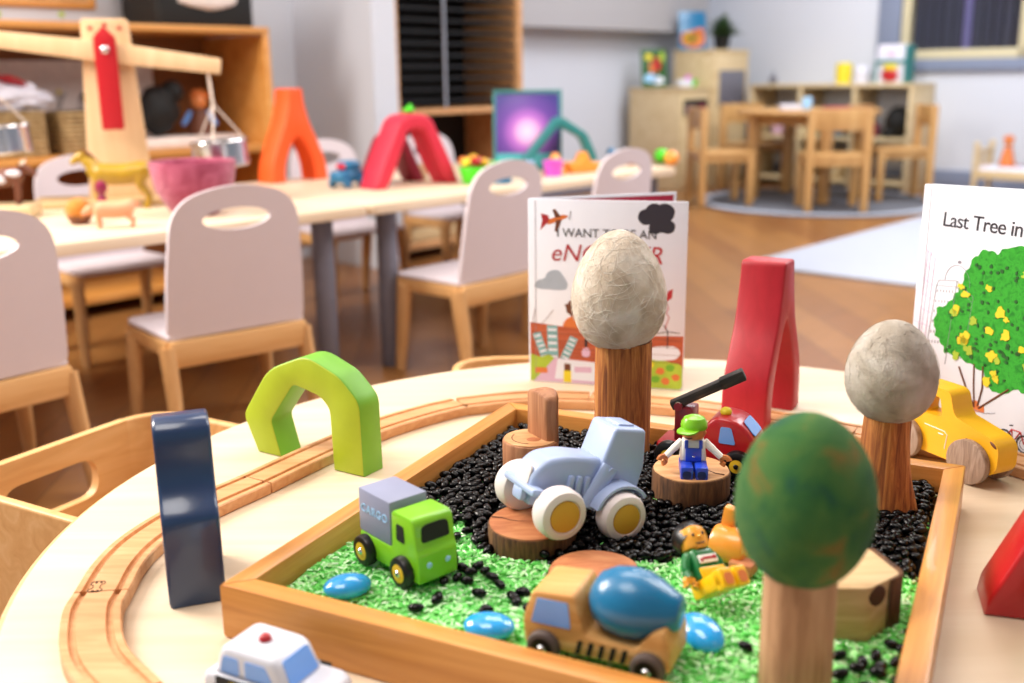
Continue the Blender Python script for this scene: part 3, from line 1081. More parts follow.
# ------------------------------------------------------------------ toy figures
def hand(mb, at, d, up):
    """a gripping hand: an open ring"""
    F = frame(at, d, up)
    mb.tube([tuple(F @ Vector((.0042 + .0034 * math.cos(R(a)), .0034 * math.sin(R(a)), 0))) for a in range(50, 311, 20)], .0017, 8, flat=(1, 1.5))
    mb.ell((.0024, .0024, .0026), at)
    return mb
def figure(label, loc, rot, leg, shirt, bib, skin, hat, head_turn, cap=True, arms=None):
    t = thing('toy_figure', label, 'toy figure', loc, rot=rot)
    mb = MB(leg)
    mb.box((.0215, .012, .0105), (0, .001, .0055), .002)
    mb.build('hips', t)
    for s in (-1, 1):
        mb = MB(leg)
        mb.box((.0100, .021, .0105), (s * .0057, -.012, .0054), .0022)
        mb.box((.0100, .0085, .0125), (s * .0057, -.0185, .0050), .0018)
        mb.use(M['solehole'] if cap else M['inkorange']).prism(rnd([(-.0032, -.0040), (.0032, -.0040), (.0032, .0030), (-.0032, .0030)], .0026, 4), .0005, T(s * .0057, -.0226, .0048) @ RX(90))
        mb.build('leg', t)
    mb = MB(shirt)
    mb.box((.0215, .0150, .0205), (0, .0015, .0195), .003, 3, taper=(.80, .82))
    mb.build('torso', t)
    mb = MB(bib)
    if cap:
        mb.box((.0125, .002, .0120), (0, -.0062, .0165), .0008, rot=(-5, 0, 0))
        for s in (-1, 1):
            mb.box((.0028, .002, .0075), (s * .0056, -.0050, .0256), .0006, rot=(-5, 0, 0))
        mb.use(M['steel']).ell((.0011, .0006, .0011), (0, -.0074, .0150))
    else:
        mb.box((.0195, .002, .0075), (0, -.0066, .0130), .0008, rot=(-4, 0, 0))
        mb.use(M['shirt']).box((.0145, .0012, .0052), (0, -.0060, .0218), .0004, rot=(-5, 0, 0))
        mb.use(M['redpaint']).box((.0105, .0008, .0016), (.001, -.0066, .0222), .0002, rot=(-5, 0, 0))
        mb.ell((.0016, .0006, .0016), (.0052, -.0064, .0222))
        mb.ell((.0014, .0006, .0014), (-.0056, -.0064, .0212))
    mb.build('bib', t)
    for s in (-1, 1):
        el, hd = arms[0 if s < 0 else 1]
        mb = MB(shirt)
        mb.tube(smooth2([(s * .0085, .0015, .0265), (s * .0115, .0010, .0235), el, hd], 4), [.0033] * 4 + [.0032] * 4 + [.0029] * 5, 10)
        a = mb.build('arm', t)
        d = Vector(hd) - Vector(el)
        mb = hand(MB(skin), hd, tuple(d), (0, 0, 1) if abs(d.normalized().z) < .9 else (1, 0, 0))
        mb.build('hand', a)
    mb = MB(skin)
    mb.lathe([(0, 0), (.0065, 0), (.0086, .0016), (.0094, .005), (.0094, .0095), (.0084, .013), (.005, .0152), (0, .0158)], 30)
    mb.ell((.0013, .0017, .0014), (0, -.0094, .0062))
    for s in (-1, 1):
        mb.ell((.0012, .002, .0024), (s * .0093, .001, .0066))
    mb.use(M['ink'])
    for s in (-1, 1):
        mb.ell((.0009, .0005, .0012), (s * .0034, -.0089, .0081))
    mb.tube([(.0036 * math.sin(R(a)), -.0093 * math.cos(R(a * .45)), .0036 - .0013 * math.cos(R(a))) for a in range(-60, 61, 15)], .00035, 5)
    h = put(mb.build('head', t), (0, .0015, .0292), (0, 0, R(head_turn)))
    mb = MB(hat)
    if cap:
        mb.lathe([(.0102, 0), (.0106, .002), (.0102, .0055), (.0080, .0094), (.0040, .0113), (0, .0117)], 32)
        mb.lathe([(.0102, 0), (0, .0012)], 32)
        mb.prism(rnd([(-.0085, 0), (.0085, 0), (.0082, -.0095), (.0045, -.0142), (-.0045, -.0142), (-.0082, -.0095)], .004, 4), .0016, T(0, -.0045, -.0002) @ RX(6), .0006)
        put(mb.build('cap', h), (0, .0006, .0092))
    else:
        mb.lathe([(.0102, -.004), (.0108, .0), (.0106, .0055), (.0082, .0094), (.0040, .0113), (0, .0117)], 32, T(0, .0016, .0068) @ RX(-40))
        mb.lathe([(.0098, -.009), (.0108, -.003), (.0107, .003)], 24, T(0, .0016, .0074), 25, 155)
        mb.build('hair', h)
    return t
figure('toy figure in a lime cap and blue overalls sitting on the thick log slice', (.1685, .9075, ZF + .0275), (0, 0, R(-6)), M['overall'], M['shirt'], M['overall'], M['skin'], M['capgreen'], -32,
       True, (((-.0160, -.0010, .0195), (-.0215, -.0045, .0140)), ((.0160, -.001, .0195), (.0220, -.0040, .0140)))).scale = (1.18, 1.10, 1.08)
figure('toy figure with black hair, green top and yellow trousers lying back on the rice', (.1500, .7000, ZF + .0085), (R(-42), R(8), R(32)), M['trouser'], M['vest'], M['trouser'], M['yellowskin'], M['black'], -12,
       False, (((-.0140, .0010, .0180), (-.0150, .0000, .0130)), ((.0140, .0010, .0180), (.0150, .0000, .0130)))).scale = (1.25, 1.25, 1.25)

mb = MB(M['orangeplastic'])
mb.cyl(.0155, .030, (-.015, 0, .0155), 'x', .004, 32)
mb.box((.011, .008, .024), (-.004, .004, .036), .002, rot=(8, 12, 0))
mb.use(M['cutred']).box((.020, .016, .010), (.016, -.012, .006), .002)
single('plastic_toy', mb, 'orange plastic toy with an upright tab beside the black haired figure', 'toy', (.1770, .7720, ZF), -35)

# ------------------------------------------------------------------ glass pebbles
for x, y, rz, lab in ((-.131, .7300, 20, 'blue glass pebble on the rice in front of the green lorry'), (-.019, .6665, -12, 'blue glass pebble by the front rail, left of the mixer lorry'), (.1325, .6560, -60, 'blue glass pebble right of the mixer lorry, tilted on the rice')):
    mb = MB(M['pebble'])
    mb.ell((.0190, .0135, .0085), (0, 0, .0065), u=32, v=18)
    single('glass_pebble', mb, lab, 'pebble', (x, y, ZF - .001), group='blue glass pebbles', rot=(R(14 if rz == -60 else 4), R(14 if rz == -60 else 0), R(rz)))

# ------------------------------------------------------------------ wooden arches on the round table
def a_arch_profile(hw, H, knee=False):
    """tall A-shaped arch: pts (x, z); hw = half the foot width"""
    o = [(1, 0), (.985, .10), (.93, .30), (.72, .47), (.50, .62), (.36, .78), (.28, .92), (.25, .985), (.20, 1.0)]
    if knee:
        o = [(.97, 0), (1.0, .12), (1.0, .44), (.94, .525), (.68, .595), (.52, .67), (.46, .78), (.45, .90), (.40, .96), (.24, 1.0)]
    i = [(.62, 0), (.63, .13), (.58, .28), (.43, .42), (.22, .56), (.07, .635), (0, .65)]
    O = [(p.x, p.y) for p in smooth2(o, 3)]
    I = [(p.x, p.y) for p in smooth2(i, 3)]
    pts = O + [(-x, z) for x, z in reversed(O)] + [(-x, z) for x, z in I] + [(x, z) for x, z in reversed(I[:-1])]
    return [(x * hw, z * H) for x, z in pts]
def a_arch(name, label, hw, H, depth, m, loc, rz, cat='wooden arch', group='tall wooden arches', bev=.003, knee=False):
    mb = MB(m)
    mb.prism(a_arch_profile(hw, H, knee), depth, UPX @ T(0, 0, -depth / 2), bev, 2)
    return single(name, mb, label, cat, loc, rz, group, angle=50)
d = Vector((.516, .857))
Nn = Vector((.296, 1.140))
c = Nn + d * .0725 + Vector((-.857, .516)) * .029
a_arch('wooden_arch', 'tall red wooden arch seen edge-on behind the tray, straddling the track', .0725, .200, .055, M['red'], (c.x, c.y, T0 + .0003), ang(d.x, d.y))
a_arch('wooden_arch', 'navy blue wooden arch standing edge-on at the left corner of the tray', .047, .149, .045, M['navy'], (-.2745, .8050, T0 + .0003), ang(-.335, .942), bev=.003, knee=True)
mb = MB(M['redpaint'])
mb.prism(rnd([(-.076, 0), (-.074, .014), (-.010, .160), (.010, .160), (.074, .014), (.076, 0), (.040, 0), (0, .090), (-.040, 0)], [0, .004, .006, .006, .004, 0, 0, .004, 0], 3), .05, UPX, .003, 2)
single('wooden_arch', mb, 'red gable-shaped wooden arch cut off by the right edge of the photo', 'wooden arch', (.3835 + .076 * .956, .776 - .076 * .292, T0 + .0003), -17, 'short wooden arches', angle=50)

gp = rnd([(.0015, 0), (-.0170, .040), (.024, .0965), (.080, .1190), (.1235, .1030), (.1490, .079), (.1500, 0), (.1100, 0), (.1085, .067), (.096, .0775), (.060, .0850), (.0245, .0400), (.0360, 0)],
         [0, .009, .018, .014, .009, .009, 0, 0, .008, .006, .006, .005, 0], 4)
mb = MB(M['archgreen'])
mb.prism(gp, .034, UPX, .0022, 2)
mb.bm.normal_update()
mb.use(M['archgreen2'])
for f in mb.bm.faces:
    if abs(f.normal.y) < .5:
        f.material_index = 1
single('wooden_arch', mb, 'lime green angular wooden arch bridging the track on the left', 'wooden arch', (-.2960 + .018, 1.1200 + .028, T0 + .0003), ang(.847, -.532), 'short wooden arches', angle=50).scale = (1.06, 1.0, 1.06)

mb = MB(M['vest'])
mb.box((.03, .05, .02), (0, 0, .01), .003)
single('green_block', mb, 'small green wooden block at the right edge of the photo', 'wood block', (.3955, .655, T0 + .0003), 10)

# ------------------------------------------------------------------ yellow pickup
f = Vector((.412, -.911))
t = thing('toy_pickup', 'chunky yellow wooden pickup with grey wood wheels behind the grey beige felt tree', 'toy truck', (.4685, 1.0465, T0 + .0005), ang(f.x, f.y))
t.scale = (.97, .93, .90)
mb = MB(M['pickup'])
out = rnd([(-.078, .016), (.070, .016), (.079, .026), (.079, .052), (.068, .061), (.034, .063), (.018, .073), (.012, .095), (.006, .099), (-.034, .099), (-.041, .059), (-.078, .055)], [.006, .006, .008, .010, .008, .014, .012, .004, .005, .006, .004, .006], 5)
hole = rnd([(-.030, .063), (.003, .065), (-.002, .088), (-.027, .088)], .004, 4)
mb.holed(out, hole, .030, UPX @ T(0, 0, -.015), 96)
mb.build('body', t)
mb = MB(M['shirt'])
mb.tube([(.010, -.0152, .028), (.012, -.0152, .046), (.008, -.0152, .049), (-.020, -.0152, .050)], .0006, 5)
mb.tube([(.000, -.0152, .0445), (.007, -.0152, .0445)], .0008, 5)
mb.build('door_outline', t)
mb = MB(M['inkbrown'])
mb.ell((.006, .002, .0022), (.072, -.0142, .054), (0, 35, 0))
mb.build('chipped_paint', t)
mb = MB(M['inkbrown'])
mb.ell((.0015, .0006, .001), (.038, -.0152, .050))
mb.build('dent', t)
for x in (-.046, .046):
    for s in (-1, 1):
        mb = MB(M['wheelwood'])
        mb.cyl(.0260, .0085, (0, 0, 0), 'y', .0012, 40)
        put(mb.build('wheel', t), (x, .0152 if s > 0 else -.0152 - .0085, .0260))
# ------------------------------------------------------------------ picture books
PAGE = .0003
def blob(n, rx, rz, seed, amp=.15, cx=0, cz=0, fr=2.5):
    return [(cx + rx * (1 + amp * noise.noise((math.cos(2 * PI * i / n) * fr, math.sin(2 * PI * i / n) * fr, seed))) * math.cos(2 * PI * i / n),
             cz + rz * (1 + amp * noise.noise((math.cos(2 * PI * i / n) * fr, math.sin(2 * PI * i / n) * fr, seed))) * math.sin(2 * PI * i / n)) for i in range(n)]
class Cover:
    """printed front board: the art lies on the board in thin layers"""
    def __init__(s, w, h):
        s.w, s.h = w, h
        s.mb = MB(M['paper'])
        s.mb.box((w, .0025, h), (w / 2, .00125, h / 2), .0006)
        s.k = 0
    def poly(s, m, pts, lift=None):
        s.k += 1
        th = .00012 + .000004 * s.k if lift is None else lift
        s.mb.use(m).prism(pts, th, UPX)
    def rect(s, m, x, z, w, h, a=0, sk=0):
        c, q = math.cos(R(a)), math.sin(R(a))
        s.poly(m, [(x + c * px - q * pz, z + q * px + c * pz) for px, pz in ((-w / 2, -h / 2), (w / 2, -h / 2), (w / 2 + sk, h / 2), (-w / 2 + sk, h / 2))])
    def line(s, m, pts, r=.0005):
        s.mb.use(m).tube([(x, -.0002, z) for x, z in pts], r, 5, flat=(1, 1))
    def text(s, m, body, size, x, z, **k):
        s.mb.use(m).text(body, size, T(x, -.0003, z) @ RX(90), .0002, **k)
def book(name, label, w, h, loc, rz, open_deg, cover, spine_w=.008):
    t = thing(name, label, 'book', loc, rz, 'picture books standing open')
    cover.mb.build('front_cover', t)
    mb = MB(M['paper'])
    mb.box((.0025, spine_w, h), (0, spine_w / 2 + .001, h / 2), .0008)
    mb.build('spine', t)
    mb = MB(M['paper'])
    mb.box((w, .0025, h), (w / 2, 0, h / 2), .0006)
    mb.use(M['endpaper'] if 'engineer' in label else M['pages']).box((w - .008, .0006, h - .008), (w / 2 - .001, -.0015, h / 2))
    put(mb.build('back_cover', t), (0, spine_w + .002, 0), (0, 0, R(open_deg)))
    mb = MB(M['pages'])
    mb.box((w - .008, .004, h - .008), (w / 2, .0048, h / 2), .0004)
    mb.build('pages', t)
    return t
W1, H1 = .214, .256
c = Cover(W1, H1)
P = M
c.line(M['inkgrey'], [(.009, .002), (.009, H1 - .002)], .0003)
# biplane
c.poly(P['inkred'], [(.016, .214), (.024, .222), (.030, .226), (.027, .2345), (.017, .237), (.019, .228)])
c.poly(P['inkorange'], rnd([(.026, .221), (.050, .230), (.056, .234), (.048, .236), (.028, .229)], .003))
c.poly(P['inkbrown'], [(.038, .228), (.036, .213), (.040, .212), (.046, .229)])
c.poly(P['inkbrown'], [(.037, .231), (.033, .242), (.037, .243), (.045, .233)])
c.line(P['inkgrey'], [(.056, .229), (.058, .241)], .0005)
# dark smoke cloud
for x, z, r_ in ((.1600, .2350, .0115), (.1700, .2420, .0120), (.1840, .2410, .0130), (.1790, .2270, .0135), (.1880, .2225, .0100), (.1720, .2210, .0090)):
    c.poly(P['inkblue'], blob(26, r_, r_ * .92, x * 99, .05, x, z))
# title
c.text(P['ink'], 'I WANT TO BE AN', .0165, .1065, .2110, space=.98)
c.text(P['inkred'], 'eNGINEER', .0330, .1060, .1830, space=1.0, shear=.22)
# pale cloud
c.poly(P['inkcloud'], rnd([(.006, .136), (.014, .133), (.040, .132), (.052, .133), (.055, .141), (.049, .151), (.042, .160), (.033, .160), (.025, .156), (.022, .147), (.012, .146)], .007, 5))
# kite
c.poly(P['inkred'], [(.186, .126), (.191, .137), (.197, .140), (.196, .128), (.188, .121)])
c.line(P['inkred'], [(.189, .121), (.192, .113), (.189, .107), (.193, .101), (.190, .092), (.188, .084)], .0005)
# curly haired head peeping
c.poly(P['inkbrown'], blob(28, .014, .016, 3, .35, .066, .108, 6))
c.poly(P['inkorange'], rnd([(.044, .070), (.082, .070), (.080, .094), (.066, .099), (.050, .092)], .008, 4))
# brick wall
c.poly(P['inkbrick'], [(.0012, .030), (W1 - .0012, .030), (W1 - .0012, .076), (.165, .074), (.120, .081), (.06, .080), (.0012, .0855)])
for k in range(4):
    c.line(P['inkbrown'], [(.003, .040 + k * .0105), (W1 - .003, .038 + k * .0105)], .0003)
# bottles built from blocks
for x, z, a, hh, ww in ((.0165, .052, 20, .040, .012), (.0330, .057, 2, .050, .015), (.0560, .050, -24, .036, .012)):
    c.rect(P['inkteal'], x, z, ww, hh, a)
    for k in range(-2, 3):
        c.rect(P['paper'], x - math.sin(R(a)) * k * hh * .19, z + math.cos(R(a)) * k * hh * .19, ww * .8, hh * .07, a)
c.line(P['inkgrey'], [(.004, .082), (.008, .105)], .0004)
c.line(P['inkgrey'], [(.016, .082), (.034, .104)], .0004)
# meadow, table, flowers
c.poly(P['inklime'], [(.0012, .0012), (.006, .0012), (.040, .032), (.028, .041), (.016, .036), (.0012, .040)])
c.poly(P['inkpink'], [(.006, .0012), (.100, .0012), (.105, .032), (.036, .036)])
c.poly(P['paper'], [(.036, .006), (.094, .005), (.098, .032), (.040, .035)])
c.rect(P['inkorange'], .0165, .017, .018, .008, 2)
c.rect(P['inkyellow'], .054, .010, .011, .017)
c.rect(P['inkbrown'], .054, .0235, .009, .010)
c.rect(P['inkpink'], .076, .021, .024, .008, 2)
c.poly(P['inklime'], rnd([(.094, .0012), (W1 - .0012, .0012), (W1 - .0012, .036), (.170, .044), (.150, .036), (.104, .030)], .006, 3))
for k, (x, z) in enumerate(((.168, .034), (.183, .026), (.196, .031), (.160, .020), (.204, .018), (.176, .014), (.110, .018), (.190, .012))):
    c.poly(P[('inkyellow', 'inkorange', 'archgreen2')[k % 3]], blob(14, .006, .005, k, .4, x, z, 5))
# white hat and mast
c.poly(P['paper'], rnd([(.166, .043), (.178, .040), (.204, .043), (.211, .053), (.202, .062), (.174, .060), (.166, .054)], .007, 4))
c.line(P['ink'], [(.1915, .058), (.1915, .082), (.186, .090)], .0007)
c.line(P['ink'], [(.175, .078), (.1915, .081), (.208, .080)], .0005)
c.poly(P['inkpink'], blob(20, .006, .007, 2, .2, .080, .046))
c.rect(P['ink'], .080, .060, .004, .012)
book('picture_book', 'picture book about wanting to be an engineer, open behind the tallest felt tree', W1, H1, (.0247, 1.3905, T0 + .0003), ang(.206, -.0568), 30, c)

W2, H2 = .245, .287
c = Cover(W2, H2)
c.line(M['inkgrey'], [(.0105, .002), (.0105, H2 - .002)], .0003)
c.text(M['ink'], 'Last Tree in', .0238, .0830, .2490, space=.93, shear=.05, offset=.0001)
c.text(M['ink'], 'the City', .0238, .1850, .2490, space=.93, shear=.05, offset=.0001)
# line-drawn city
for k in range(7):
    c.line(M['inkpink'], [(.001, .218 - k * .019), (.0245, .203 - k * .0165)], .00035)
for x in (.0245, .0135, .018):
    c.line(M['inkpink'], [(x, .203 if x > .02 else .210), (x - .006, .08)], .00035)
c.line(M['inkgrey'], [(.033, .178), (.058, .181), (.082, .166)], .0004)
c.line(M['inkgrey'], [(.033, .178), (.030, .172), (.022, .080)], .0004)
c.line(M['inkgrey'], [(.030, .171), (.058, .174), (.082, .159)], .0003)
c.line(M['inkgrey'], [(.058, .181), (.052, .080)], .0004)
c.line(M['inkgrey'], [(.082, .166), (.078, .110)], .0004)
c.line(M['inkgrey'], [(.041 + .0175 * (1 - math.cos(R(a))), .180 + .021 * math.sin(R(a)) - .004 * (a / 180)) for a in range(0, 181, 12)], .0004)
c.poly(M['inkgrey'], blob(10, .0028, .002, 1, .1, .059, .203))
for r in range(6):
    for k in range(6):
        c.rect(M['inkgrey'], .032 + k * .0042 - r * .0011, .165 - r * .0125 + k * .0005, .0012, .0032)
    for k in range(5):
        c.rect(M['inkgrey'], .061 + k * .0042 - r * .001, .166 - r * .0125 - k * .0026, .0011, .003)
# trunk and crown
c.line(M['inkbrown'], [(0.0980, .040), (0.0840, .060), (0.0720, .082)], .0012)
c.line(M['inkbrown'], [(0.0980, .040), (0.0940, .066), (0.0920, .090)], .0011)
c.line(M['inkbrown'], [(0.1020, .042), (0.1060, .064), (0.1040, .090)], .0012)
c.line(M['inkbrown'], [(0.1040, .040), (0.1220, .056), (0.1400, .072)], .0012)
c.line(M['inkgrey'], [(0.0800, .032), (0.0920, .037), (0.1120, .036), (0.1260, .040)], .0005)
c.poly(M['inkorange'], rnd([(0.0920, .034), (0.1120, .036), (0.1100, .047), (0.1050, .042), (0.1000, .049), (0.0950, .044), (0.0930, .050)], .002, 2))
cr = [(.052, .118), (.054, .134), (.070, .142), (.078, .153), (.084, .160), (.090, .178), (.100, .194), (.113, .203), (.128, .200), (.140, .208), (.160, .212), (.182, .208), (.200, .200), (.217, .180), (.226, .150), (.228, .120), (.220, .094), (.200, .076), (.175, .070), (.160, .074), (.148, .064), (.134, .068), (.126, .082), (.108, .086), (.088, .091), (.072, .090), (.066, .099), (.056, .106)]
big = []
cr = [(x - .021 if x < .16 else x - .008, .07 + (z - .07) * 1.15) for x, z in cr]
for i in range(len(cr)):
    p, q = Vector(cr[i]), Vector(cr[(i + 1) % len(cr)])
    for j in range(4):
        v = p.lerp(q, j / 4)
        n = Vector((-(q - p).y, (q - p).x)).normalized()
        big.append(tuple(v + n * .0016 * math.sin((i * 4 + j) * 1.7)))
c.poly(M['leafink'], big)
rg = random.Random(5)
k = 0
while k < 110:
    x, z = rg.uniform(.05, .228), rg.uniform(.066, .21)
    if inside(x, z, cr):
        c.poly(M['leafdark'], blob(9, rg.uniform(.0014, .0028), rg.uniform(.0014, .0026), k, .5, x, z, 4), .0011)
        k += 1
k = 0
while k < 40:
    x, z = rg.uniform(.055, .225), rg.uniform(.072, .205)
    if inside(x, z, cr):
        c.poly(M['inkyellow'] if k % 3 else M['inklime'], blob(13, rg.uniform(.003, .0065), rg.uniform(.003, .0065), k + 40, .8, x, z, 6), .0013)
        k += 1
# little bicycle at the foot of the page
for x in (.141, .166):
    c.line(M['ink'], [(x + .009 * math.cos(R(a)), .0155 + .0095 * math.sin(R(a))) for a in range(0, 361, 20)], .0011)
    c.line(M['inkgrey'], [(x + .0055 * math.cos(R(a)), .0155 + .006 * math.sin(R(a))) for a in range(0, 361, 30)], .0005)
c.line(M['inkred'], [(.141, .0155), (.149, .028), (.160, .028), (.166, .0155)], .0009)
c.line(M['inkred'], [(.149, .028), (.152, .014), (.160, .028)], .0009)
c.line(M['ink'], [(.146, .032), (.150, .033)], .0008)
book('picture_book', 'white picture book with a big green tree on its cover, behind the yellow pickup', W2, H2, (.4885, 1.216, T0 + .0003), ang(.45, -.89), 20, c)
# ------------------------------------------------------------------ ply tub chairs at the round table
def tub_chair(label, loc, rz):
    """birch ply tub: slotted back bent round into two low sides, seat inside; faces +y"""
    t = thing('tub_chair', label, 'chair', loc, rz, 'birch ply tub chairs round the play table')
    w, dp, h, th, rc = .31, .30, .300, .013, .055
    hw, hd = w / 2, dp / 2
    prof = rnd([(-th / 2, .0), (th / 2, .0), (th / 2, h), (-th / 2, h)], [0, 0, .004, .004], 3)
    mb = MB(M['birch'])
    out = [(-hw + rc, .0), (hw - rc, .0), (hw - rc, h), (-hw + rc, h)]
    slot = rnd([(-.045, h - .088), (.095, h - .088), (.095, h - .034), (-.045, h - .034)], .027, 6)
    mb.holed(out, slot, th, T(0, -hd + th / 2, 0) @ UPX, 72)
    for s in (-1, 1):
        arc = [(s * (hw - rc + rc * math.sin(R(a))), -hd + rc - rc * math.cos(R(a))) for a in range(0, 91, 9)]
        mb.sweep(arc, prof)
    mb.build('back_panel', t)
    for s in (-1, 1):
        mb = MB(M['birch'])
        mb.sweep([(s * hw, -hd + rc + .0005), (s * hw, 0), (s * hw, hd)], prof)
        mb.build('side_panel', t)
    mb = MB(M['birch'])
    mb.box((w - th - .001, dp - .035, .014), (0, .008, .17), .003)
    mb.build('seat', t)
    return t
tub_chair('birch ply tub chair with a slotted back, left of the round table', (-.456, 1.187, 0), -119.4)
tub_chair('birch ply tub chair of which only the rim shows beyond the far table edge', (.065, 1.497, 0), 180)

# ------------------------------------------------------------------ long tables in the background
ZB = .45
def long_table(label, a0, a1, legs):
    t = thing('long_table', label, 'table', W(a0, 1.98), PHI, 'two long maple tables end to end')
    L = a1 - a0
    mb = MB(M['maple'])
    mb.prism(rnd([(0, 0), (L, 0), (L, .76), (0, .76)], .03, 5), .026, T(0, 0, ZB - .026), .003)
    mb.build('tabletop', t)
    for x, y in legs:
        mb = MB(M['leg'])
        mb.cyl(.027, ZB - .026, (x, y, 0), bevel=.004)
        mb.cyl(.045, .006, (x, y, ZB - .0325))
        mb.build('leg', t)
    return t
long_table('left hand long maple table carrying the balance scale and felt bowl', .30, 1.618, [(1.235, .09), (.04, .09), (1.235, .69), (.04, .69)])
long_table('long maple table beyond the seam, carrying the crimson arches and bright toys', 1.622, 2.96, [(.12, .09), (1.30, .09), (.12, .69), (1.30, .69)])

# ------------------------------------------------------------------ laminate chairs
def nursery_chair(label, loc, rz):
    """white laminate shell on a birch frame; faces +y"""
    t = thing('nursery_chair', label, 'chair', loc, rz, 'white laminate and birch nursery chairs')
    sh = .255
    def bend(v):
        # v.x width, v.y runs up the back, v.z thickness
        y = v.y
        lean = .13 * y
        curve = .10 * v.x * v.x
        return Vector((v.x, -.140 - lean + v.z + curve * 3, sh + y))
    out = rnd([(-.150, .0), (.150, .0), (.147, .12), (.132, .272), (.0, .306), (-.132, .272), (-.147, .12)], [.02, .02, .1, .060, .2, .060, .1], 8)
    slot = [(.072 * math.cos(R(a)), .232 + .022 * math.sin(R(a))) for a in range(0, 360, 12)]
    mb = MB(M['chairwhite'])
    mb.holed(out, slot, .009, None, 80, bend)
    mb.build('backrest', t)
    mb = MB(M['chairwhite'])
    mb.prism(rnd([(-.150, -.135), (.150, -.135), (.156, .108), (-.156, .108)], [.01, .01, .045, .045], 6), .009, T(0, 0, sh - .004), .002)
    mb.build('seat', t)
    mb = MB(M['birch'])
    mb.box((.300, .016, .055), (0, -.138, sh - .032), .004)
    for s in (-1, 1):
        mb.box((.018, .220, .032), (s * .146, -.020, sh - .022), .003)
    mb.build('seat_frame', t)
    for s in (-1, 1):
        for k, (y0, y1) in ((0, (-.125, -.165)), (1, (.065, .084))):
            mb = MB(M['birchz'])
            mb.tube([(s * .150, y0, sh - .02), (s * .152, y0 + (y1 - y0) * .5, sh * .5), (s * .158, y1, 0)], [.021, .019, .014], 12, flat=(.75, 1.15))
            mb.build('leg', t)
    return t
c0 = nursery_chair('nursery chair whose whole back and oval hand hole show, under the rose felt bowl', W(1.145, 1.955), PHI - 8)
dup(c0, W(.615, 1.955), PHI + 4, 'nursery chair cut off by the left edge of the photo, its back towards us')
dup(c0, W(1.885, 1.935), PHI + 2, 'nursery chair left of the engineer book, its seat and leg showing')
dup(c0, W(2.385, 1.94), PHI + 2, 'nursery chair of which only the top shows above the engineer book')
dup(c0, W(1.34, 2.77), PHI + 180, 'nursery chair on the far side behind the balance scale')
dup(c0, W(2.20, 2.78), PHI + 178, 'nursery chair on the far side between the orange and crimson arches')
dup(c0, W(2.72, 2.80), PHI + 183, 'nursery chair on the far side in front of the moon picture')

# ------------------------------------------------------------------ balance scale
bx, by = -.990, 2.640
t = thing('balance_scale', 'large wooden balance scale with a red pointer and two steel buckets', 'balance scale', (bx, by, ZB), 14)
mb = MB(M['block'])
mb.box((.42, .15, .018), (0, 0, .009), .004)
mb.build('base', t)
mb = MB(M['scalewood'])
mb.prism(rnd([(-.078, .016), (.078, .016), (.054, .452), (-.054, .452)], .008, 3), .022, UPX @ T(0, 0, -.011), .002)
for x in (-.034, 0, .034):
    mb.use(M['redpaint']).cyl(.005, .002, (x, -.0128, .430 + (.008 if x == 0 else 0)), 'y', seg=14)
mb.build('post', t)
mb = MB(M['scalewood'])
mb.prism(rnd([(-.28, -.020), (.0, -.024), (.27, -.020), (.27, .018), (0, .026), (-.28, .018)], [.005, .05, .005, .005, .05, .005], 4), .020, UPX @ T(0, 0, -.010), .002)
bm_ = put(mb.build('beam', t), (.0, -.024, .372), (0, R(7.5), 0))
mb = MB(M['redpaint'])
mb.prism(rnd([(-.026, -.185), (.026, -.185), (.026, .035), (0, .062), (-.026, .035)], [.004, .004, .006, .004, .006], 3), .010, UPX, .0015)
mb.use(M['steel']).ell((.010, .006, .010), (0, -.012, .006))
put(mb.build('pointer', t), (0, -.036, .372))
def bucket(x, top):
    mb = MB(M['steel'])
    r, hh = .070, .062
    mb.lathe([(0, 0), (r - .004, 0), (r, .004), (r, hh), (r + .004, hh + .002), (r + .003, hh + .005), (r - .003, hh + .003), (r - .003, .004), (0, .003)], 40)
    b = put(mb.build('bucket', t), (x, -.026, top - .175 - .062), (0, R(-4), 0))
    mb = MB(M['string'])
    for a in (20, 140, 260):
        mb.tube([(r * math.cos(R(a)), r * math.sin(R(a)), hh), (0, 0, hh + .095)], .0022, 6)
    mb.tube([(0, 0, hh + .094), (0, 0, hh + .178)], .0035, 8)
    mb.build('cord', b)
bucket(.252, .325)
bucket(-.262, .372)

# ------------------------------------------------------------------ things on the left table
mb = MB(M['rosefelt'])
mb.lathe([(0, 0), (.045, 0), (.060, .012), (.088, .060), (.098, .118), (.096, .124), (.091, .120), (.082, .062), (.055, .02), (0, .014)], 48)
single('felt_bowl', mb, 'thick rose pink felt bowl on the left long table', 'bowl', (-.732, 2.40, ZB + .0003))

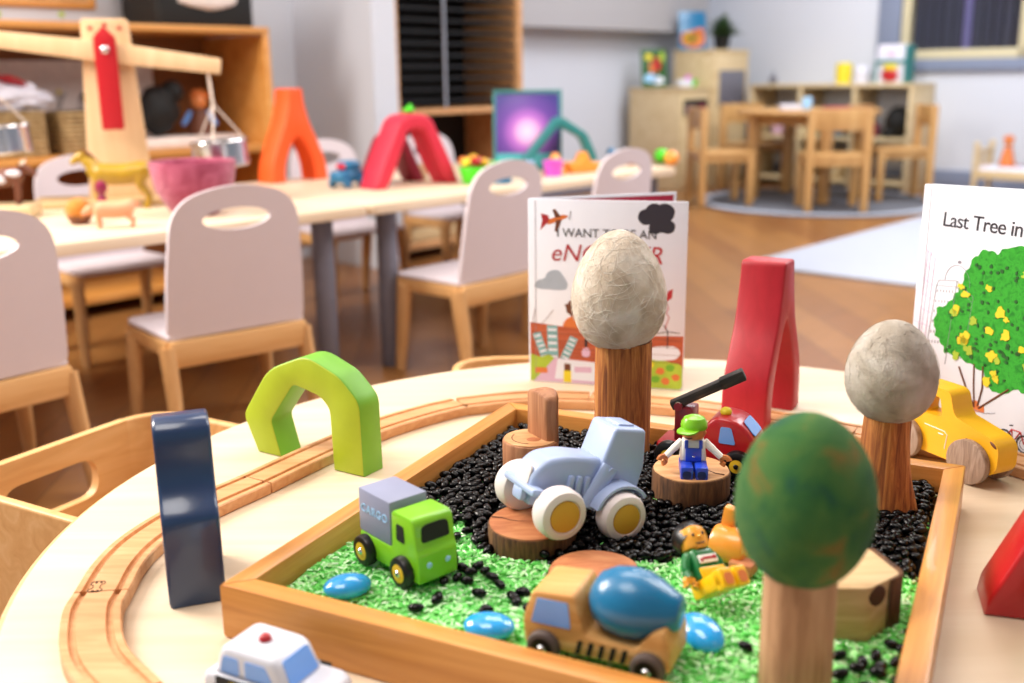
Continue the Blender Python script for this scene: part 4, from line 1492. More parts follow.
def animal(label, cat, name, m, loc, rz, s, neck, head, tail, legc, belly, horn=None, patch=None):
    """a moulded toy animal, one body; local +x is forward"""
    t = thing(name, label, cat, loc, rz)
    mb = MB(m)
    L, Hh = s
    mb.tube(smooth2([(-.50 * L, 0, Hh * .78), (-.40 * L, 0, Hh * .80), (-.1 * L, 0, Hh * .74), (.25 * L, 0, Hh * .76), (.42 * L, 0, Hh * .84)], 4),
            [belly * k for k in (.45, .6, .75, .88, .97, 1, 1, 1, 1, 1, 1, 1, 1, .97, .9, .8, .66)], 18)
    mb.tube(smooth2([(.36 * L, 0, Hh * .84)] + neck, 4), [belly * (.85 - .42 * i / (4 * len(neck))) for i in range(4 * len(neck) + 1)], 14)
    hx, hz, hl = head
    mb.ell((hl * .55, belly * .42, belly * .46), (hx, 0, hz), (0, 28, 0))
    mb.ell((hl * .40, belly * .32, belly * .32), (hx + hl * .42, 0, hz - hl * .26), (0, 28, 0))
    for sg in (-1, 1):
        mb.tube([(hx - hl * .3, sg * belly * .3, hz + belly * .25), (hx - hl * .38, sg * belly * .55, hz + belly * .62)], [belly * .17, belly * .04], 8)
        # front leg with a wrist, hind leg with a hock
        mb.tube(smooth2([(.32 * L, sg * belly * .5, Hh * .72), (.35 * L, sg * belly * .52, Hh * .42), (.33 * L, sg * belly * .5, Hh * .12), (.35 * L, sg * belly * .5, 0)], 3),
                [legc * k for k in (1.7, 1.5, 1.3, 1.1, 1, .95, .9, .85, 1.05, 1.1)], 10)
        mb.tube(smooth2([(-.36 * L, sg * belly * .5, Hh * .74), (-.33 * L, sg * belly * .55, Hh * .50), (-.44 * L, sg * belly * .5, Hh * .26), (-.40 * L, sg * belly * .5, 0)], 3),
                [legc * k for k in (2.1, 1.9, 1.6, 1.3, 1.1, 1, .95, .85, 1.05, 1.1)], 10)
    mb.tube(smooth2(tail, 3), [legc * .7] * (3 * (len(tail) - 1) + 1), 8)
    if patch:
        mb.use(patch)
        for px, pz, k in ((-.25, .80, .42), (.1, .72, .5), (.33, .86, .36)):
            for sg in (-1, 1):
                mb.ell((L * .13, belly * .2, belly * k), (px * L, sg * belly * .84, Hh * pz))
    mb.build('body', t, 60)
    if horn:
        mb = MB(horn)
        for sg in (-1, 1):
            mb.tube(smooth2([(hx - hl * .2, sg * belly * .2, hz + belly * .4), (hx - hl * .15, sg * belly * .75, hz + belly * .62), (hx, sg * belly * .85, hz + belly * 1.0)], 3), [legc * .6, legc * .55, legc * .5, legc * .4, legc * .35, legc * .25, legc * .12], 8)
        mb.build('horns', t)
    return t
hz_ = animal('mustard yellow plastic horse in front of the balance post', 'toy animal', 'toy_horse', M['horse'], (-.955, 2.535, ZB + .0003), 188, (.150, .112),
       [(.062, 0, .108), (.080, 0, .122)], (.086, .126, .032), [(-.080, 0, .085), (-.098, 0, .070), (-.100, 0, .035)], .0065, .026)
mb = MB(M['inkbrown'])
mb.tube(smooth2([(.050, 0, .112), (.066, 0, .132), (.082, 0, .142)], 4), .006, 8, flat=(.5, 1))
mb.build('mane', hz_)
animal('small pink plastic pig on the near edge of the left long table', 'toy animal', 'toy_pig', M['pig'], (-.845, 2.190, ZB + .0003), 196, (.088, .052),
       [(.040, 0, .043)], (.047, .041, .022), [(-.044, 0, .044), (-.050, 0, .050), (-.053, 0, .045)], .0050, .0185)
animal('brown and white plastic cow with horns at the left edge', 'toy animal', 'toy_cow', M['cow'], (-1.185, 2.390, ZB + .028), 12, (.13, .085),
       [(.056, 0, .082)], (.066, .082, .032), [(-.065, 0, .07), (-.075, 0, .05), (-.075, 0, .03)], .0055, .022, M['string'], M['cloth'])
mb = MB(M['pale'])
mb.box((.17, .11, .028), (0, 0, .014), .004)
single('wood_board', mb, 'pale wooden block under the toy cow', 'wood block', (-1.190, 2.390, ZB + .0003), 10)
mb = MB(M['ochrefelt'])
mb.ell((.030, .030, .029), (0, 0, .029), nz=.04)
mb.use(M['inkbrown']).lathe([(0, .0), (.016, .0), (.024, .010), (.0285, .020), (.027, .021), (0, .012)], 28)
single('felt_ball', mb, 'ochre felt ball left of the pink pig', 'ball', (-.945, 2.255, ZB + .0003))
mb = MB(M['maroon'])
mb.lathe([(0, 0), (.015, 0), (.014, .02), (.009, .044), (.0065, .050), (.012, .056), (.0145, .066), (.012, .076), (.005, .081), (0, .082)], 26)
single('peg_figure', mb, 'maroon wooden peg doll before the mustard horse', 'peg doll', (-.945, 2.390, ZB + .0003))

# ------------------------------------------------------------------ arches and toys on the further table
def bright(name, mb, label, cat, x, y, rz=0, z=ZB + .0003, group=None):
    return single(name, mb, label, cat, (x, y, z), rz, group, angle=50)
mb = MB(M['orangewood'])
pf = []
O = [(p.x, p.y) for p in smooth2([(.103, 0), (.098, .05), (.076, .11), (.045, .175), (.029, .23), (.024, .276)], 4)]
I = [(p.x, p.y) for p in smooth2([(.057, 0), (.053, .045), (.038, .09), (.014, .128), (0, .135)], 4)]
pf = O + [(-x, z) for x, z in reversed(O)] + [(-x, z) for x, z in I] + [(x, z) for x, z in reversed(I[:-1])]
mb.prism(pf, .075, UPX @ T(0, 0, -.0375), .003)
bright('wooden_arch', mb, 'tall orange wooden arch on the long tables', 'wooden arch', -.668, 3.205, 48)
def round_arch(w, h, th):
    o = rnd([(w, 0), (w * .86, h * .25), (w * .34, h * .98), (0, h * 1.03), (-w * .34, h * .98), (-w * .86, h * .25), (-w, 0)], [.0, .05, .06, .05, .06, .05, 0], 5)
    i = rnd([(-w + th, 0), (-w * .80 + th, h * .22), (-w * .2, h - th * 1.1), (0, h - th), (w * .2, h - th * 1.1), (w * .80 - th, h * .22), (w - th, 0)], [0, .04, .03, .03, .03, .04, 0], 5)
    return o + i
mb = MB(M['redwood'])
mb.prism(round_arch(.148, .200, .036), .085, UPX @ T(0, 0, -.0425), .004)
bright('wooden_arch', mb, 'crimson wooden arch, the outer one of the nested pair', 'wooden arch', -.290, 3.010, 42, group='nested crimson arches')
mb = MB(M['maroonwood'])
mb.prism(round_arch(.098, .140, .032), .075, UPX @ T(0, 0, -.0375), .004)
bright('wooden_arch', mb, 'maroon wooden arch, the smaller one seen through the crimson arch', 'wooden arch', -.355, 3.105, 42, group='nested crimson arches')
mb = MB(M['lime'])
mb.ell((.016, .016, .009), (0, 0, .008), nz=.1)
mb.ell((.007, .007, .006), (.003, 0, .018))
bright('green_toy', mb, 'bright green toy frog lying on top of the crimson arch', 'toy', -.285, 3.000, 0, ZB + .2063)
mb = MB(M['drum'])
mb.box((.10, .055, .034), (0, 0, .030), .012, 3)
mb.box((.06, .05, .034), (.012, 0, .058), .012, 3)
for x in (-.03, .03):
    for s in (-1, 1):
        mb.cyl(.014, .010, (x, s * .028 - .005, .014), 'y', .002, 20)
mb.use(M['redwood']).box((.03, .004, .016), (-.024, 0, .060), .003, rot=(0, 0, 90))
bright('toy_car', mb, 'chunky blue toy car between the orange and crimson arches', 'toy car', -.470, 2.985, 60)
mb = MB(M['pale'])
mb.box((.03, .03, .05), (0, 0, .025), .004)
bright('wood_block', mb, 'small pale wood block under the crimson arch', 'wood block', -.270, 3.16, 20)
mb = MB(M['lime'])
mb.lathe([(0, 0), (.030, 0), (.034, .004), (.044, .045), (.042, .048), (.038, .044), (0, .030)], 32)
t = bright('flower_pot', mb, 'lime green toy pot full of red and yellow flowers', 'toy', -.105, 3.040)
for k, (x, y, z, mm) in enumerate(((-.020, -.012, .060, 'inkyellow'), (.008, -.018, .066, 'redpaint'), (.028, .0, .060, 'yellow'), (-.030, .012, .064, 'inkorange'), (0, .016, .070, 'yellow'), (.022, .020, .062, 'redpaint'))):
    mb = MB(M[mm])
    mb.ell((.017, .017, .013), (x, y, z), nz=.25, nf=25)
    mb.tube([(x * .6, y * .6, .03), (x, y, z)], .003, 6)
    mb.build('flower', t)
mb = MB(M['tealwood'])
tp = [(.115, 0), (.112, .045), (.082, .112), (.010, .160), (-.010, .160), (-.105, .045), (-.118, 0), (-.098, 0), (-.088, .040), (-.004, .136), (.066, .098), (.092, .040), (.095, 0)]
mb.prism(rnd(tp, .01, 3), .06, UPX @ T(0, 0, -.03), .003)
bright('wooden_arch', mb, 'slim teal angular wooden arch on the far table', 'wooden arch', .160, 3.42, 14).scale = (1.1, 1, 1.08)
t = thing('moon_picture', 'violet picture board with a glowing moon, standing behind the teal arch', 'picture board', (.060, 3.47, ZB), -2, rot=(R(-6), 0, R(-2)))
mb = MB(M['moon'])
mb.box((.210, .004, .245), (0, -.004, .125), .0005)
mb.build('print', t)
mb = MB(M['tealwood'])
for x in (-.109, .109):
    mb.box((.010, .014, .262), (x, 0, .131), .002)
for z in (.005, .256):
    mb.box((.228, .014, .010), (0, 0, z), .002)
mb.box((.20, .004, .24), (0, .004, .13))
mb.build('frame', t)
for k, (x, y, c_, lab, kind) in enumerate(((.145, 3.31, 'orangeplastic', 'orange toy cone on the far table before the teal arch', 'cone'), (.235, 3.36, 'orangeplastic', 'orange toy boat shape at the right of the teal arch', 'boat'), (.135, 3.245, 'pinkpaint', 'magenta toy tub behind the third nursery chair', 'tub'),
                              (.345, 3.52, 'drum', 'blue toy duck shape near the end of the far table', 'duck'), (.425, 3.62, 'inkorange', 'coral toy ball standing above the fourth nursery chair', 'ball'), (.535, 3.66, 'lime', 'green toy ball at the far end of the table', 'ball'),
                              (.555, 3.56, 'orangeplastic', 'small orange toy ball beside the green one', 'ball'), (-.03, 3.21, 'lime', 'green toy tub in front of the moon picture', 'tub'), (.045, 3.23, 'skyblue', 'pale blue toy tub in front of the moon picture', 'tub'), (-.022, 3.035, 'drum', 'blue toy cup seen through the third chair\'s hand hole', 'tub'))):
    mb = MB(M[c_])
    if kind == 'cone':
        mb.lathe([(0, 0), (.040, 0), (.040, .008), (.030, .02), (.012, .062), (.007, .066), (0, .067)], 24)
    elif kind == 'boat':
        mb.prism(rnd([(-.055, .0), (.055, .0), (.075, .03), (.02, .034), (.0, .070), (-.02, .034), (-.06, .034)], .008, 3), .05, UPX @ T(0, 0, -.025), .004)
    elif kind == 'tub':
        mb.lathe([(0, 0), (.026, 0), (.032, .045), (.034, .048), (.029, .047), (.024, .006), (0, .006)], 26)
    elif kind == 'duck':
        mb.ell((.035, .024, .022), (0, 0, .022))
        mb.ell((.016, .015, .015), (.022, 0, .050))
        mb.tube([(.034, 0, .048), (.046, 0, .046)], [.006, .003], 8)
    else:
        mb.ell((.026, .026, .026), (0, 0, .026), nz=.03)
    o = bright('toy_' + kind, mb, lab, 'toy', x, y, 30 * k)
# ------------------------------------------------------------------ the room
A1, BL, BB, HC = 6.9, 3.70, 4.42, 2.55
mb = MB(M['floor'])
mb.box((11, 9, .05), (0, 0, -.025))
o = struct('floor', mb, W(3.0, .9), 0)
o.rotation_euler = (0, 0, R(PHI))
mb = MB(M['ceiling'])
mb.box((11, 9, .05), (0, 0, .025))
struct('ceiling', mb, W(3.0, .9, HC), PHI)
mb = MB(M['wall'])
mb.box((5.3, .1, HC), (0, 0, HC / 2))
struct('wall_left', mb, W(.55, BL + .05), PHI)
mb = MB(M['wall'])
mb.box((.75, .12, HC), (0, 0, HC / 2))
o = struct('wall_block', mb, W(2.655 + .06, 3.19 + .375), PHI + 90)
mb = MB(M['wall'])
mb.box((.9, .1, HC), (0, 0, HC / 2))
struct('wall_behind_rack', mb, W(3.26, BL + .05), PHI)
mb = MB(M['wall'])
mb.box((.1, .82, HC), (0, 0, HC / 2))
struct('wall_return', mb, W(3.66, BL + .41), PHI)
mb = MB(M['wall'])
mb.box((3.3, .1, HC), (0, 0, HC / 2))
struct('wall_back', mb, W(5.3, BB + .05), PHI)
mb = MB(M['wallgrey'])
mb.box((3.0, .16, HC - 1.045), (0, 0, (HC + 1.045) / 2))
struct('trim_bulkhead', mb, W(5.2, BB - .08), PHI)
# window wall with its opening
WB0, WB1, WZ0, WZ1 = .9, 2.905, .83, 2.1
mb = MB(M['wall'])
def wseg(b0, b1, z0, z1):
    mb.box((.1, b1 - b0, z1 - z0), (.05, (b0 + b1) / 2, (z0 + z1) / 2))
wseg(WB1, BB + .1, 0, HC)
wseg(-3.4, WB0, 0, HC)
wseg(WB0, WB1, 0, WZ0)
wseg(WB0, WB1, WZ1, HC)
o = struct('wall_right', mb, W(A1, 0), PHI)
win = bpy.data.objects.new('window_1', None)
COL.objects.link(win)
win.location = W(A1, 0)
win.rotation_euler = (0, 0, R(PHI))
win['kind'] = 'structure'
mb = MB(M['trim'])
for b0, b1, z0, z1 in ((WB1, WB1 + .15, WZ0 - .07, WZ1 + .15), (WB0 - .15, WB0, WZ0 - .07, WZ1 + .15), (WB0 - .15, WB1 + .15, WZ0 - .075, WZ0), (WB0 - .15, WB1 + .15, WZ1, WZ1 + .15)):
    mb.box((.03, b1 - b0, z1 - z0), (-.015, (b0 + b1) / 2, (z0 + z1) / 2), .003)
mb.build('window_surround', win)
mb = MB(M['cream'])
for b0, b1, z0, z1 in ((WB1 - .055, WB1, WZ0, WZ1), (WB0, WB0 + .055, WZ0, WZ1), (WB0, WB1, WZ0, WZ0 + .06), (WB0, WB1, WZ1 - .06, WZ1), (2.10, 2.17, WZ0, WZ1)):
    mb.box((.07, b1 - b0, z1 - z0), (.03, (b0 + b1) / 2, (z0 + z1) / 2), .003)
mb.build('window_frame', win)
gm, gnt, gb = newmat('window_glass')
gb.inputs['Transmission Weight'].default_value = 1
gb.inputs['Roughness'].default_value = .02
gb.inputs['IOR'].default_value = 1.1
M['glass'] = gm
mb = MB(gm)
mb.box((.006, WB1 - WB0 - .08, WZ1 - WZ0 - .08), (.035, (WB0 + WB1) / 2, (WZ0 + WZ1) / 2))
mb.build('glass_pane', win)
mb = MB(M['blind'])
k = 0
b = WB0 + .06
while b < WB1 - .06:
    mb.use(M['blindlit'] if k == 25 else M['blind']).box((.012, .05, WZ1 - WZ0 - .1), (.075, b, (WZ0 + WZ1) / 2), .002, rot=(0, 0, 34 if k % 3 else 10))
    b += .062
    k += 1
mb.build('vertical_blind', win)
mb = MB(M['darkback'])  # dark box added behind the glass, keeps out the bright world background
mb.box((.02, WB1 - WB0 + .4, WZ1 - WZ0 + .5), (.22, (WB0 + WB1) / 2, (WZ0 + WZ1) / 2))
mb.build('dark_backing_box', win)
mb = MB(M['trim'])
mb.box((.018, 6.5, .13), (-.009, 1.0, .065), .003)
struct('baseboard_right', mb, W(A1, 0), PHI)
mb = MB(M['trim'])
mb.box((2.9, .018, .13), (0, -.009, .065), .003)
struct('baseboard_back', mb, W(5.3, BB), PHI)

# ------------------------------------------------------------------ left bookcase and its contents
bkx, bkd, bkh, bkl = .30, .42, .935, 1.93
t = thing('bookcase', 'wide orange beech bookcase with an open bay behind the balance scale', 'bookcase', W(bkx, 3.25), PHI)
mb = MB(M['pine'])
mb.box((bkl, bkd, .022), (bkl / 2, bkd / 2, bkh - .011), .003)
mb.build('top', t)
for z in (.525, .07):
    mb = MB(M['pine'])
    mb.box((bkl - .05, bkd - .02, .026), (bkl / 2, bkd / 2, z - .013), .003)
    mb.build('shelf', t)
for x in (.0125, bkl - .0125, .62):
    mb = MB(M['pine'])
    mb.box((.025, bkd - .004, bkh - .024), (x, bkd / 2, (bkh - .024) / 2), .002)
    mb.build('side_panel', t)
mb = MB(M['shelfback'])
mb.box((bkl - .02, .010, bkh - .04), (bkl / 2, bkd - .006, bkh / 2))
mb.build('back_panel', t)
mb = MB(M['display'])
mb.box((1.02, .006, .30), (0, 0, .15))
mb.use(M['ink'])
for k in range(9):
    mb.tube([(-.36 + k * .075 + .02 * math.cos(i * .7 + k), -.004, .16 + .03 * math.sin(i * 1.1 + k * 2)) for i in range(7)], .0018, 5)
for k in range(8):
    mb.use(M['inkyellow'] if k % 2 else M['inklime']).ell((.008, .002, .008), (-.42 + k * .115, -.004, .235 - .02 * (k % 3)))
single('drawing_sheet', mb, 'long sheet of scribbled drawings along the back of the bookcase bay', 'drawing', W(1.462, 3.640, .5265), PHI)
mb = MB(M['wicker'])
for s in (0,):
    mb.prism(rnd([(-.10, -.07), (.10, -.07), (.10, .07), (-.10, .07)], .02, 4), .135, None, .006)
    for k in range(9):
        mb.tube([(x, y, .008 + k * .0148) for x, y in rnd([(-.102, -.072), (.102, -.072), (.102, .072), (-.102, .072)], .02, 4)], .0078, 6, closed=True)
    mb.use(M['blackmat']).prism(rnd([(-.085, -.055), (.085, -.055), (.085, .055), (-.085, .055)], .015, 3), .002, T(0, 0, .136))
single('wicker_basket', mb, 'woven basket in the bookcase bay left of the balance post', 'basket', W(1.59, 3.42, .526), PHI)
mb = MB(M['cloth'])
tb = bmesh.new()
bmesh.ops.create_uvsphere(tb, u_segments=40, v_segments=22, radius=1)
for v in tb.verts:
    n = noise.noise(v.co * 2.4) * .35 + noise.noise(v.co * 5) * .15
    v.co = Vector((v.co.x * .15, v.co.y * .09, max(v.co.z, -.55) * .055)) * (1 + n)
mb._in(tb)
mb.use(M['redpaint']).ell((.06, .05, .012), (.03, -.03, .048), (0, 20, 30), nz=.3)
single('cloth_heap', mb, 'heap of white and red cloth lying in a basket at the left of the bookcase', 'cloth', W(1.33, 3.42, .706), PHI)
mb = MB(M['wicker'])
mb.prism(rnd([(-.10, -.08), (.10, -.08), (.10, .08), (-.10, .08)], .02, 4), .14, None, .006)
for k in range(9):
    mb.tube([(x, y, .008 + k * .0155) for x, y in rnd([(-.102, -.082), (.102, -.082), (.102, .082), (-.102, .082)], .02, 4)], .0078, 6, closed=True)
single('wicker_basket', mb, 'woven basket under the heap of white cloth, nearest the left edge', 'basket', W(1.33, 3.42, .526), PHI)
mb = MB(M['blackmat'])
mb.ell((.075, .05, .085), (0, 0, .085), (0, 25, 0), nz=.2)
mb.ell((.04, .04, .04), (.06, 0, .15), nz=.1)
single('black_soft_toy', mb, 'black soft toy slumped in the bay right of the balance post', 'soft toy', W(1.88, 3.45, .5665), PHI)
mb = MB(M['black'])
mb.ell((.055, .05, .035), (0, 0, .035))
single('black_hat', mb, 'black hat resting on the wicker basket left of the balance post', 'hat', W(1.66, 3.44, .664), PHI)
t = thing('rag_doll', 'small doll with orange hair propped in the bookcase bay', 'doll', W(2.055, 3.47, .562), PHI - 40)
mb = MB(M['skin'])
mb.ell((.030, .028, .032), (0, 0, .118))
mb.build('head', t)
mb = MB(M['inkorange'])
mb.ell((.034, .030, .022), (0, .006, .138), nz=.3)
mb.build('hair', t)
mb = MB(M['inkbrown'])
mb.lathe([(0, 0), (.05, 0), (.045, .03), (.026, .088), (.012, .092), (0, .094)], 24)
mb.use(M['glassblue']).tube([(-.03, 0, .08), (-.06, -.02, .035)], [.012, .008], 8)
mb.tube([(.03, 0, .08), (.06, -.02, .035)], [.012, .008], 8)
mb.build('dress', t)
mb = MB(M['display'])
mb.box((.42, .16, .034), (0, 0, .017), .003)
single('shallow_box', mb, 'shallow pale box under the black soft toy and the doll', 'box', W(1.95, 3.45, .5263), PHI)
t = thing('whiteboard', 'bluish white board leaning on the bookcase top with a framed wooden panel', 'whiteboard', W(1.45, 3.60, bkh + .0005), PHI, rot=(R(-4), 0, R(PHI)))
mb = MB(M['wall'])
mb.box((.95, .012, .5), (0, 0, .25), .003)
mb.build('board', t)
mb = MB(M['cutwood'])
mb.box((.40, .01, .25), (.10, -.012, .195), .004)
mb.use(M['pine'])
for z in (.07, .32):
    mb.box((.42, .016, .018), (.10, -.014, z), .004)
for x in (-.10, .30):
    mb.box((.018, .016, .26), (x, -.014, .195), .004)
mb.build('wooden_panel', t)
mb = MB(M['inklime'])
for x, z in ((-.02, .035), (.19, .040)):
    mb.ell((.010, .003, .010), (x, -.007, z))
mb.build('sticker', t)
mb = MB(M['blackmat'])
mb.prism(rnd([(-.19, -.13), (.19, -.13), (.19, .13), (-.19, .13)], .03, 4), .20, None, .01)
mb.use(M['display']).ell((.12, .02, .045), (0, -.13, .10), nz=.1)
single('black_tub', mb, 'black storage tub with a pale label on the right end of the bookcase top', 'storage tub', W(2.02, 3.43, bkh + .0005), PHI)
mb = MB(M['tealwood'])
mb.lathe([(0, 0), (.035, 0), (.03, .05), (.012, .12), (0, .125)], 20)
single('green_cone', mb, 'teal cone ornament at the left end of the bookcase top', 'ornament', W(1.235, 3.32, bkh + .0005))

# ------------------------------------------------------------------ drying rack
rx0, rx1, rb = 2.785, 3.545, 3.22
L = rx1 - rx0
t = thing('drying_rack', 'tall wooden rack filled with black wire drying shelves beside the wall block', 'drying rack', W(rx0, rb), PHI)
for x in (.0125, L - .0125):
    mb = MB(M['cutwood'])
    mb.box((.030, .36, 1.6), (x, .18, .8), .003)
    mb.build('upright', t)
for z in (.615, .30, .06):
    mb = MB(M['cutwood'])
    mb.box((L - .056, .35, .024), (L / 2, .18, z), .003)
    mb.build('shelf', t)
mb = MB(M['blackmat'])
mb.box((L - .05, .012, 1.55), (L / 2, .352, .79))
mb.build('back_panel', t)
for k in range(20):
    z = .66 + k * .046
    mb = MB(M['black'])
    for y in (.02, .33):
        mb.box((L - .064, .008, .010), (L / 2, y, z))
    for i in range(13):
        mb.box((.006, .31, .004), (.05 + i * (L - .10) / 12, .175, z))
    mb.build('wire_shelf', t)
mb = MB(M['steel'])
mb.box((.012, .008, .94), (L * .38, .012, 1.10))
mb.build('front_rod', t)
t = thing('storage_box', 'pale open wooden box with a green lining on the rack bottom, seen under the table', 'box', W(3.00, 3.28, .0725), PHI)
mb = MB(M['pale'])
mb.box((.30, .26, .012), (.02, .13, .006))
for x in (-.124, .164):
    mb.box((.012, .26, .15), (x, .13, .075), .002)
mb.box((.276, .012, .09), (.02, .006, .045), .002)
mb.box((.276, .012, .15), (.02, .254, .075), .002)
mb.build('box', t)
mb = MB(M['inklime'])
mb.box((.27, .23, .004), (.02, .13, .0145))
mb.build('lining', t)

# ------------------------------------------------------------------ far cabinets
t = thing('low_cabinet', 'low pale birch cabinet with a door, left of the tall one', 'cabinet', W(5.83, 3.89), PHI)
mb = MB(M['pale'])
mb.box((.34, .42, .655), (.17, .21, .3275), .003)
mb.box((.35, .44, .018), (.17, .21, .663), .004)
mb.build('body', t)
mb = MB(M['pale'])
mb.box((.30, .014, .40), (.17, -.007, .24), .003)
d_ = mb.build('door', t)
mb = MB(M['steel'])
mb.tube([(.09, -.015, .36), (.09, -.03, .36), (.13, -.03, .36), (.13, -.015, .36)], .005, 8)
mb.build('handle', d_)
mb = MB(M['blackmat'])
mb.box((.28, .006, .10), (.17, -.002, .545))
mb.use(M['inkpink']).box((.08, .01, .05), (.10, -.006, .525))
mb.use(M['maroon']).box((.07, .01, .06), (.24, -.006, .53))
mb.build('open_compartment', t)
t = thing('tall_cabinet', 'tall pale birch cabinet in the far corner carrying the pot plant', 'cabinet', W(6.19, 3.86), PHI)
mb = MB(M['pale'])
mb.box((.42, .34, .90), (.21, .17, .45), .003)
mb.box((.43, .35, .018), (.21, .17, .908), .004)
mb.build('body', t)
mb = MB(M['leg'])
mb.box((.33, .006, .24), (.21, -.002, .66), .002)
mb.build('open_compartment', t)
mb = MB(M['pale'])
mb.box((.37, .014, .42), (.21, -.007, .27), .003)
mb.build('door', t)
def flat_book(name, label, x, y, z, w, h, cover, spots, rz, tilt=-8):
    t = thing(name, label, 'book', (x, y, z), rot=(R(tilt), 0, R(rz)))
    mb = MB(cover)
    mb.box((w, .010, h), (0, 0, h / 2), .001)
    mb.build('cover', t)
    mb = MB()
    for m, a, b_, r1, r2 in spots:
        mb.use(M[m]).prism(blob(18, r1, r2, a * 90, .4, a, b_, 4), .0012, T(0, -.005, 0) @ UPX)
    mb.build('cover_art', t)
    return t
p = W(5.925, 4.17)
flat_book('display_book', 'green and red picture book standing on the low cabinet', p[0], p[1], .674, .19, .25, M['leafdark'], (('inkyellow', -.04, .20, .03, .02), ('redpaint', .02, .15, .03, .05), ('skyblue', -.03, .06, .05, .03), ('inklime', .06, .20, .02, .03), ('paper', .02, .045, .05, .025), ('inkorange', -.02, .13, .02, .04)), 20)
p = W(6.285, 4.11)
flat_book('display_book', 'blue and yellow picture book standing on the tall cabinet', p[0], p[1], .9185, .20, .26, M['drum'], (('inkorange', 0, .07, .09, .06), ('inkyellow', -.02, .08, .06, .04), ('ink', .0, .075, .022, .03), ('inkorange', .05, .12, .04, .03)), 14)
mb = MB(M['lime'])
mb.lathe([(0, 0), (.03, 0), (.05, .05), (.046, .05), (.028, .006), (0, .006)], 24)
single('green_bowl', mb, 'small green bowl on the low cabinet beside the display book', 'bowl', W(6.09, 3.99, .6725))
mb = MB(M['white'])
mb.box((.10, .07, .05), (0, 0, .025), .012, 3)
mb.use(M['pinkpaint']).ell((.018, .018, .018), (.03, 0, .060))
single('white_toy', mb, 'small white and pink toy beside the green bowl', 'toy', W(5.99, 3.98, .6725), 20)
t = thing('pot_plant', 'bushy dark green pot plant on the tall cabinet', 'pot plant', W(6.51, 4.02, .9175))
mb = MB(M['blackmat'])
mb.lathe([(0, 0), (.045, 0), (.060, .09), (.056, .09), (.05, .075), (0, .075)], 26)
mb.build('pot', t)
mb = MB(M['leafgreen'])
rg = random.Random(9)
for k in range(120):
    a, e = rg.uniform(0, 2 * PI), rg.uniform(.1, 1.45)
    r_ = rg.uniform(.10, .17)
    q = Vector((math.cos(a) * math.cos(e), math.sin(a) * math.cos(e), math.sin(e))) * r_
    mb.tube([(q.x * .12, q.y * .12, .085), (q.x * .6, q.y * .6, .09 + q.z * .75), (q.x, q.y, .09 + q.z)], [.003, .011, .002], 5, flat=(1, .3))
mb.build('foliage', t)

# low shelving under the window
t = thing('low_shelving', 'long low birch shelving under the window with toys along its top', 'shelving', W(6.53, 2.65), PHI)
LL = 1.15
mb = MB(M['pale'])
mb.box((.37, LL, .022), (.185, LL / 2, .672), .003)
mb.build('top', t)
for y in (.012, LL / 3, LL * 2 / 3, LL - .012):
    mb = MB(M['pale'])
    mb.box((.365, .022, .66), (.185, y, .33), .002)
    mb.build('upright', t)
for z in (.05, .33):
    mb = MB(M['pale'])
    mb.box((.345, LL - .03, .02), (.185, LL / 2, z), .002)
    mb.build('shelf', t)
mb = MB(M['wall'])
mb.box((.012, LL - .03, .64), (.36, LL / 2, .33))
mb.build('back_panel', t)
items = [(.32, .35, 'maroon', .05), (.46, .35, 'ink', .05), (.55, .35, 'drum', .04), (.67, .35, 'tealwood', .05), (.86, .35, 'maroon', .05), (1.0, .35, 'inkpink', .05), (.56, .07, 'pale', .10)]
for k, (y, z, mm, s_) in enumerate(items):
    mb = MB(M[mm])
    mb.lathe([(0, 0), (s_ * .8, 0), (s_ * .95, s_ * .2), (s_, s_ * 1.6), (s_ * .9, s_ * 1.7), (s_ * .85, s_ * .3), (0, s_ * .25)], 22)
    single('storage_pot', mb, ('dark red', 'black', 'blue', 'teal', 'plum', 'pale pink', 'pale wooden')[k] + ' pot in the low shelving under the window', 'pot', W(6.70, 2.65 + y, z - .0097), group='pots in the low shelving')
mb = MB(M['blackmat'])
mb.ell((.09, .09, .10), (0, 0, .10))
mb.ell((.05, .06, .03), (-.06, 0, .03))
single('black_cushion', mb, 'round black cushion sitting in the right hand bay of the low shelving', 'cushion', W(6.70, 2.79, .3405))
t = thing('toy_house', 'small white and green toy house with a red front on the shelving top', 'toy house', W(6.66, 2.83, .6835), PHI - 90)
mb = MB(M['cloth'])
mb.prism(rnd([(-.10, 0), (.10, 0), (.10, .13), (.09, .24), (-.09, .24), (-.10, .13)], .01, 3), .12, UPX @ T(0, 0, -.06), .004)
mb.build('body', t)
mb = MB(M['tealwood'])
mb.box((.018, .13, .235), (.095, 0, .118), .003)
mb.box((.018, .13, .135), (-.095, 0, .068), .003)
mb.box((.20, .012, .02), (0, -.064, .135), .002)
mb.build('trim', t)
mb = MB(M['redpaint'])
mb.ell((.055, .012, .04), (0, -.066, .05), nz=.2)
mb.use(M['inkyellow']).ell((.05, .01, .02), (0, -.066, .10), nz=.2)
mb.build('front_picture', t)
mb = MB(M['inkpink'])
mb.ell((.02, .004, .02), (0, -.062, .185), nz=.1)
mb.build('gable_flower', t)
mb = MB(M['inkyellow'])
mb.lathe([(0, 0), (.05, 0), (.055, .10), (.05, .13), (.03, .135), (0, .136)], 24)
single('yellow_jug', mb, 'yellow beaker in the middle of the shelving top', 'beaker', W(6.68, 3.18, .6835))
mb = MB(M['cloth'])
mb.lathe([(0, 0), (.05, 0), (.055, .08), (.035, .11), (0, .112)], 24)
single('cream_jug', mb, 'cream pot to the right of the yellow beaker', 'pot', W(6.68, 3.05, .6835))
mb = MB(M['leg'])
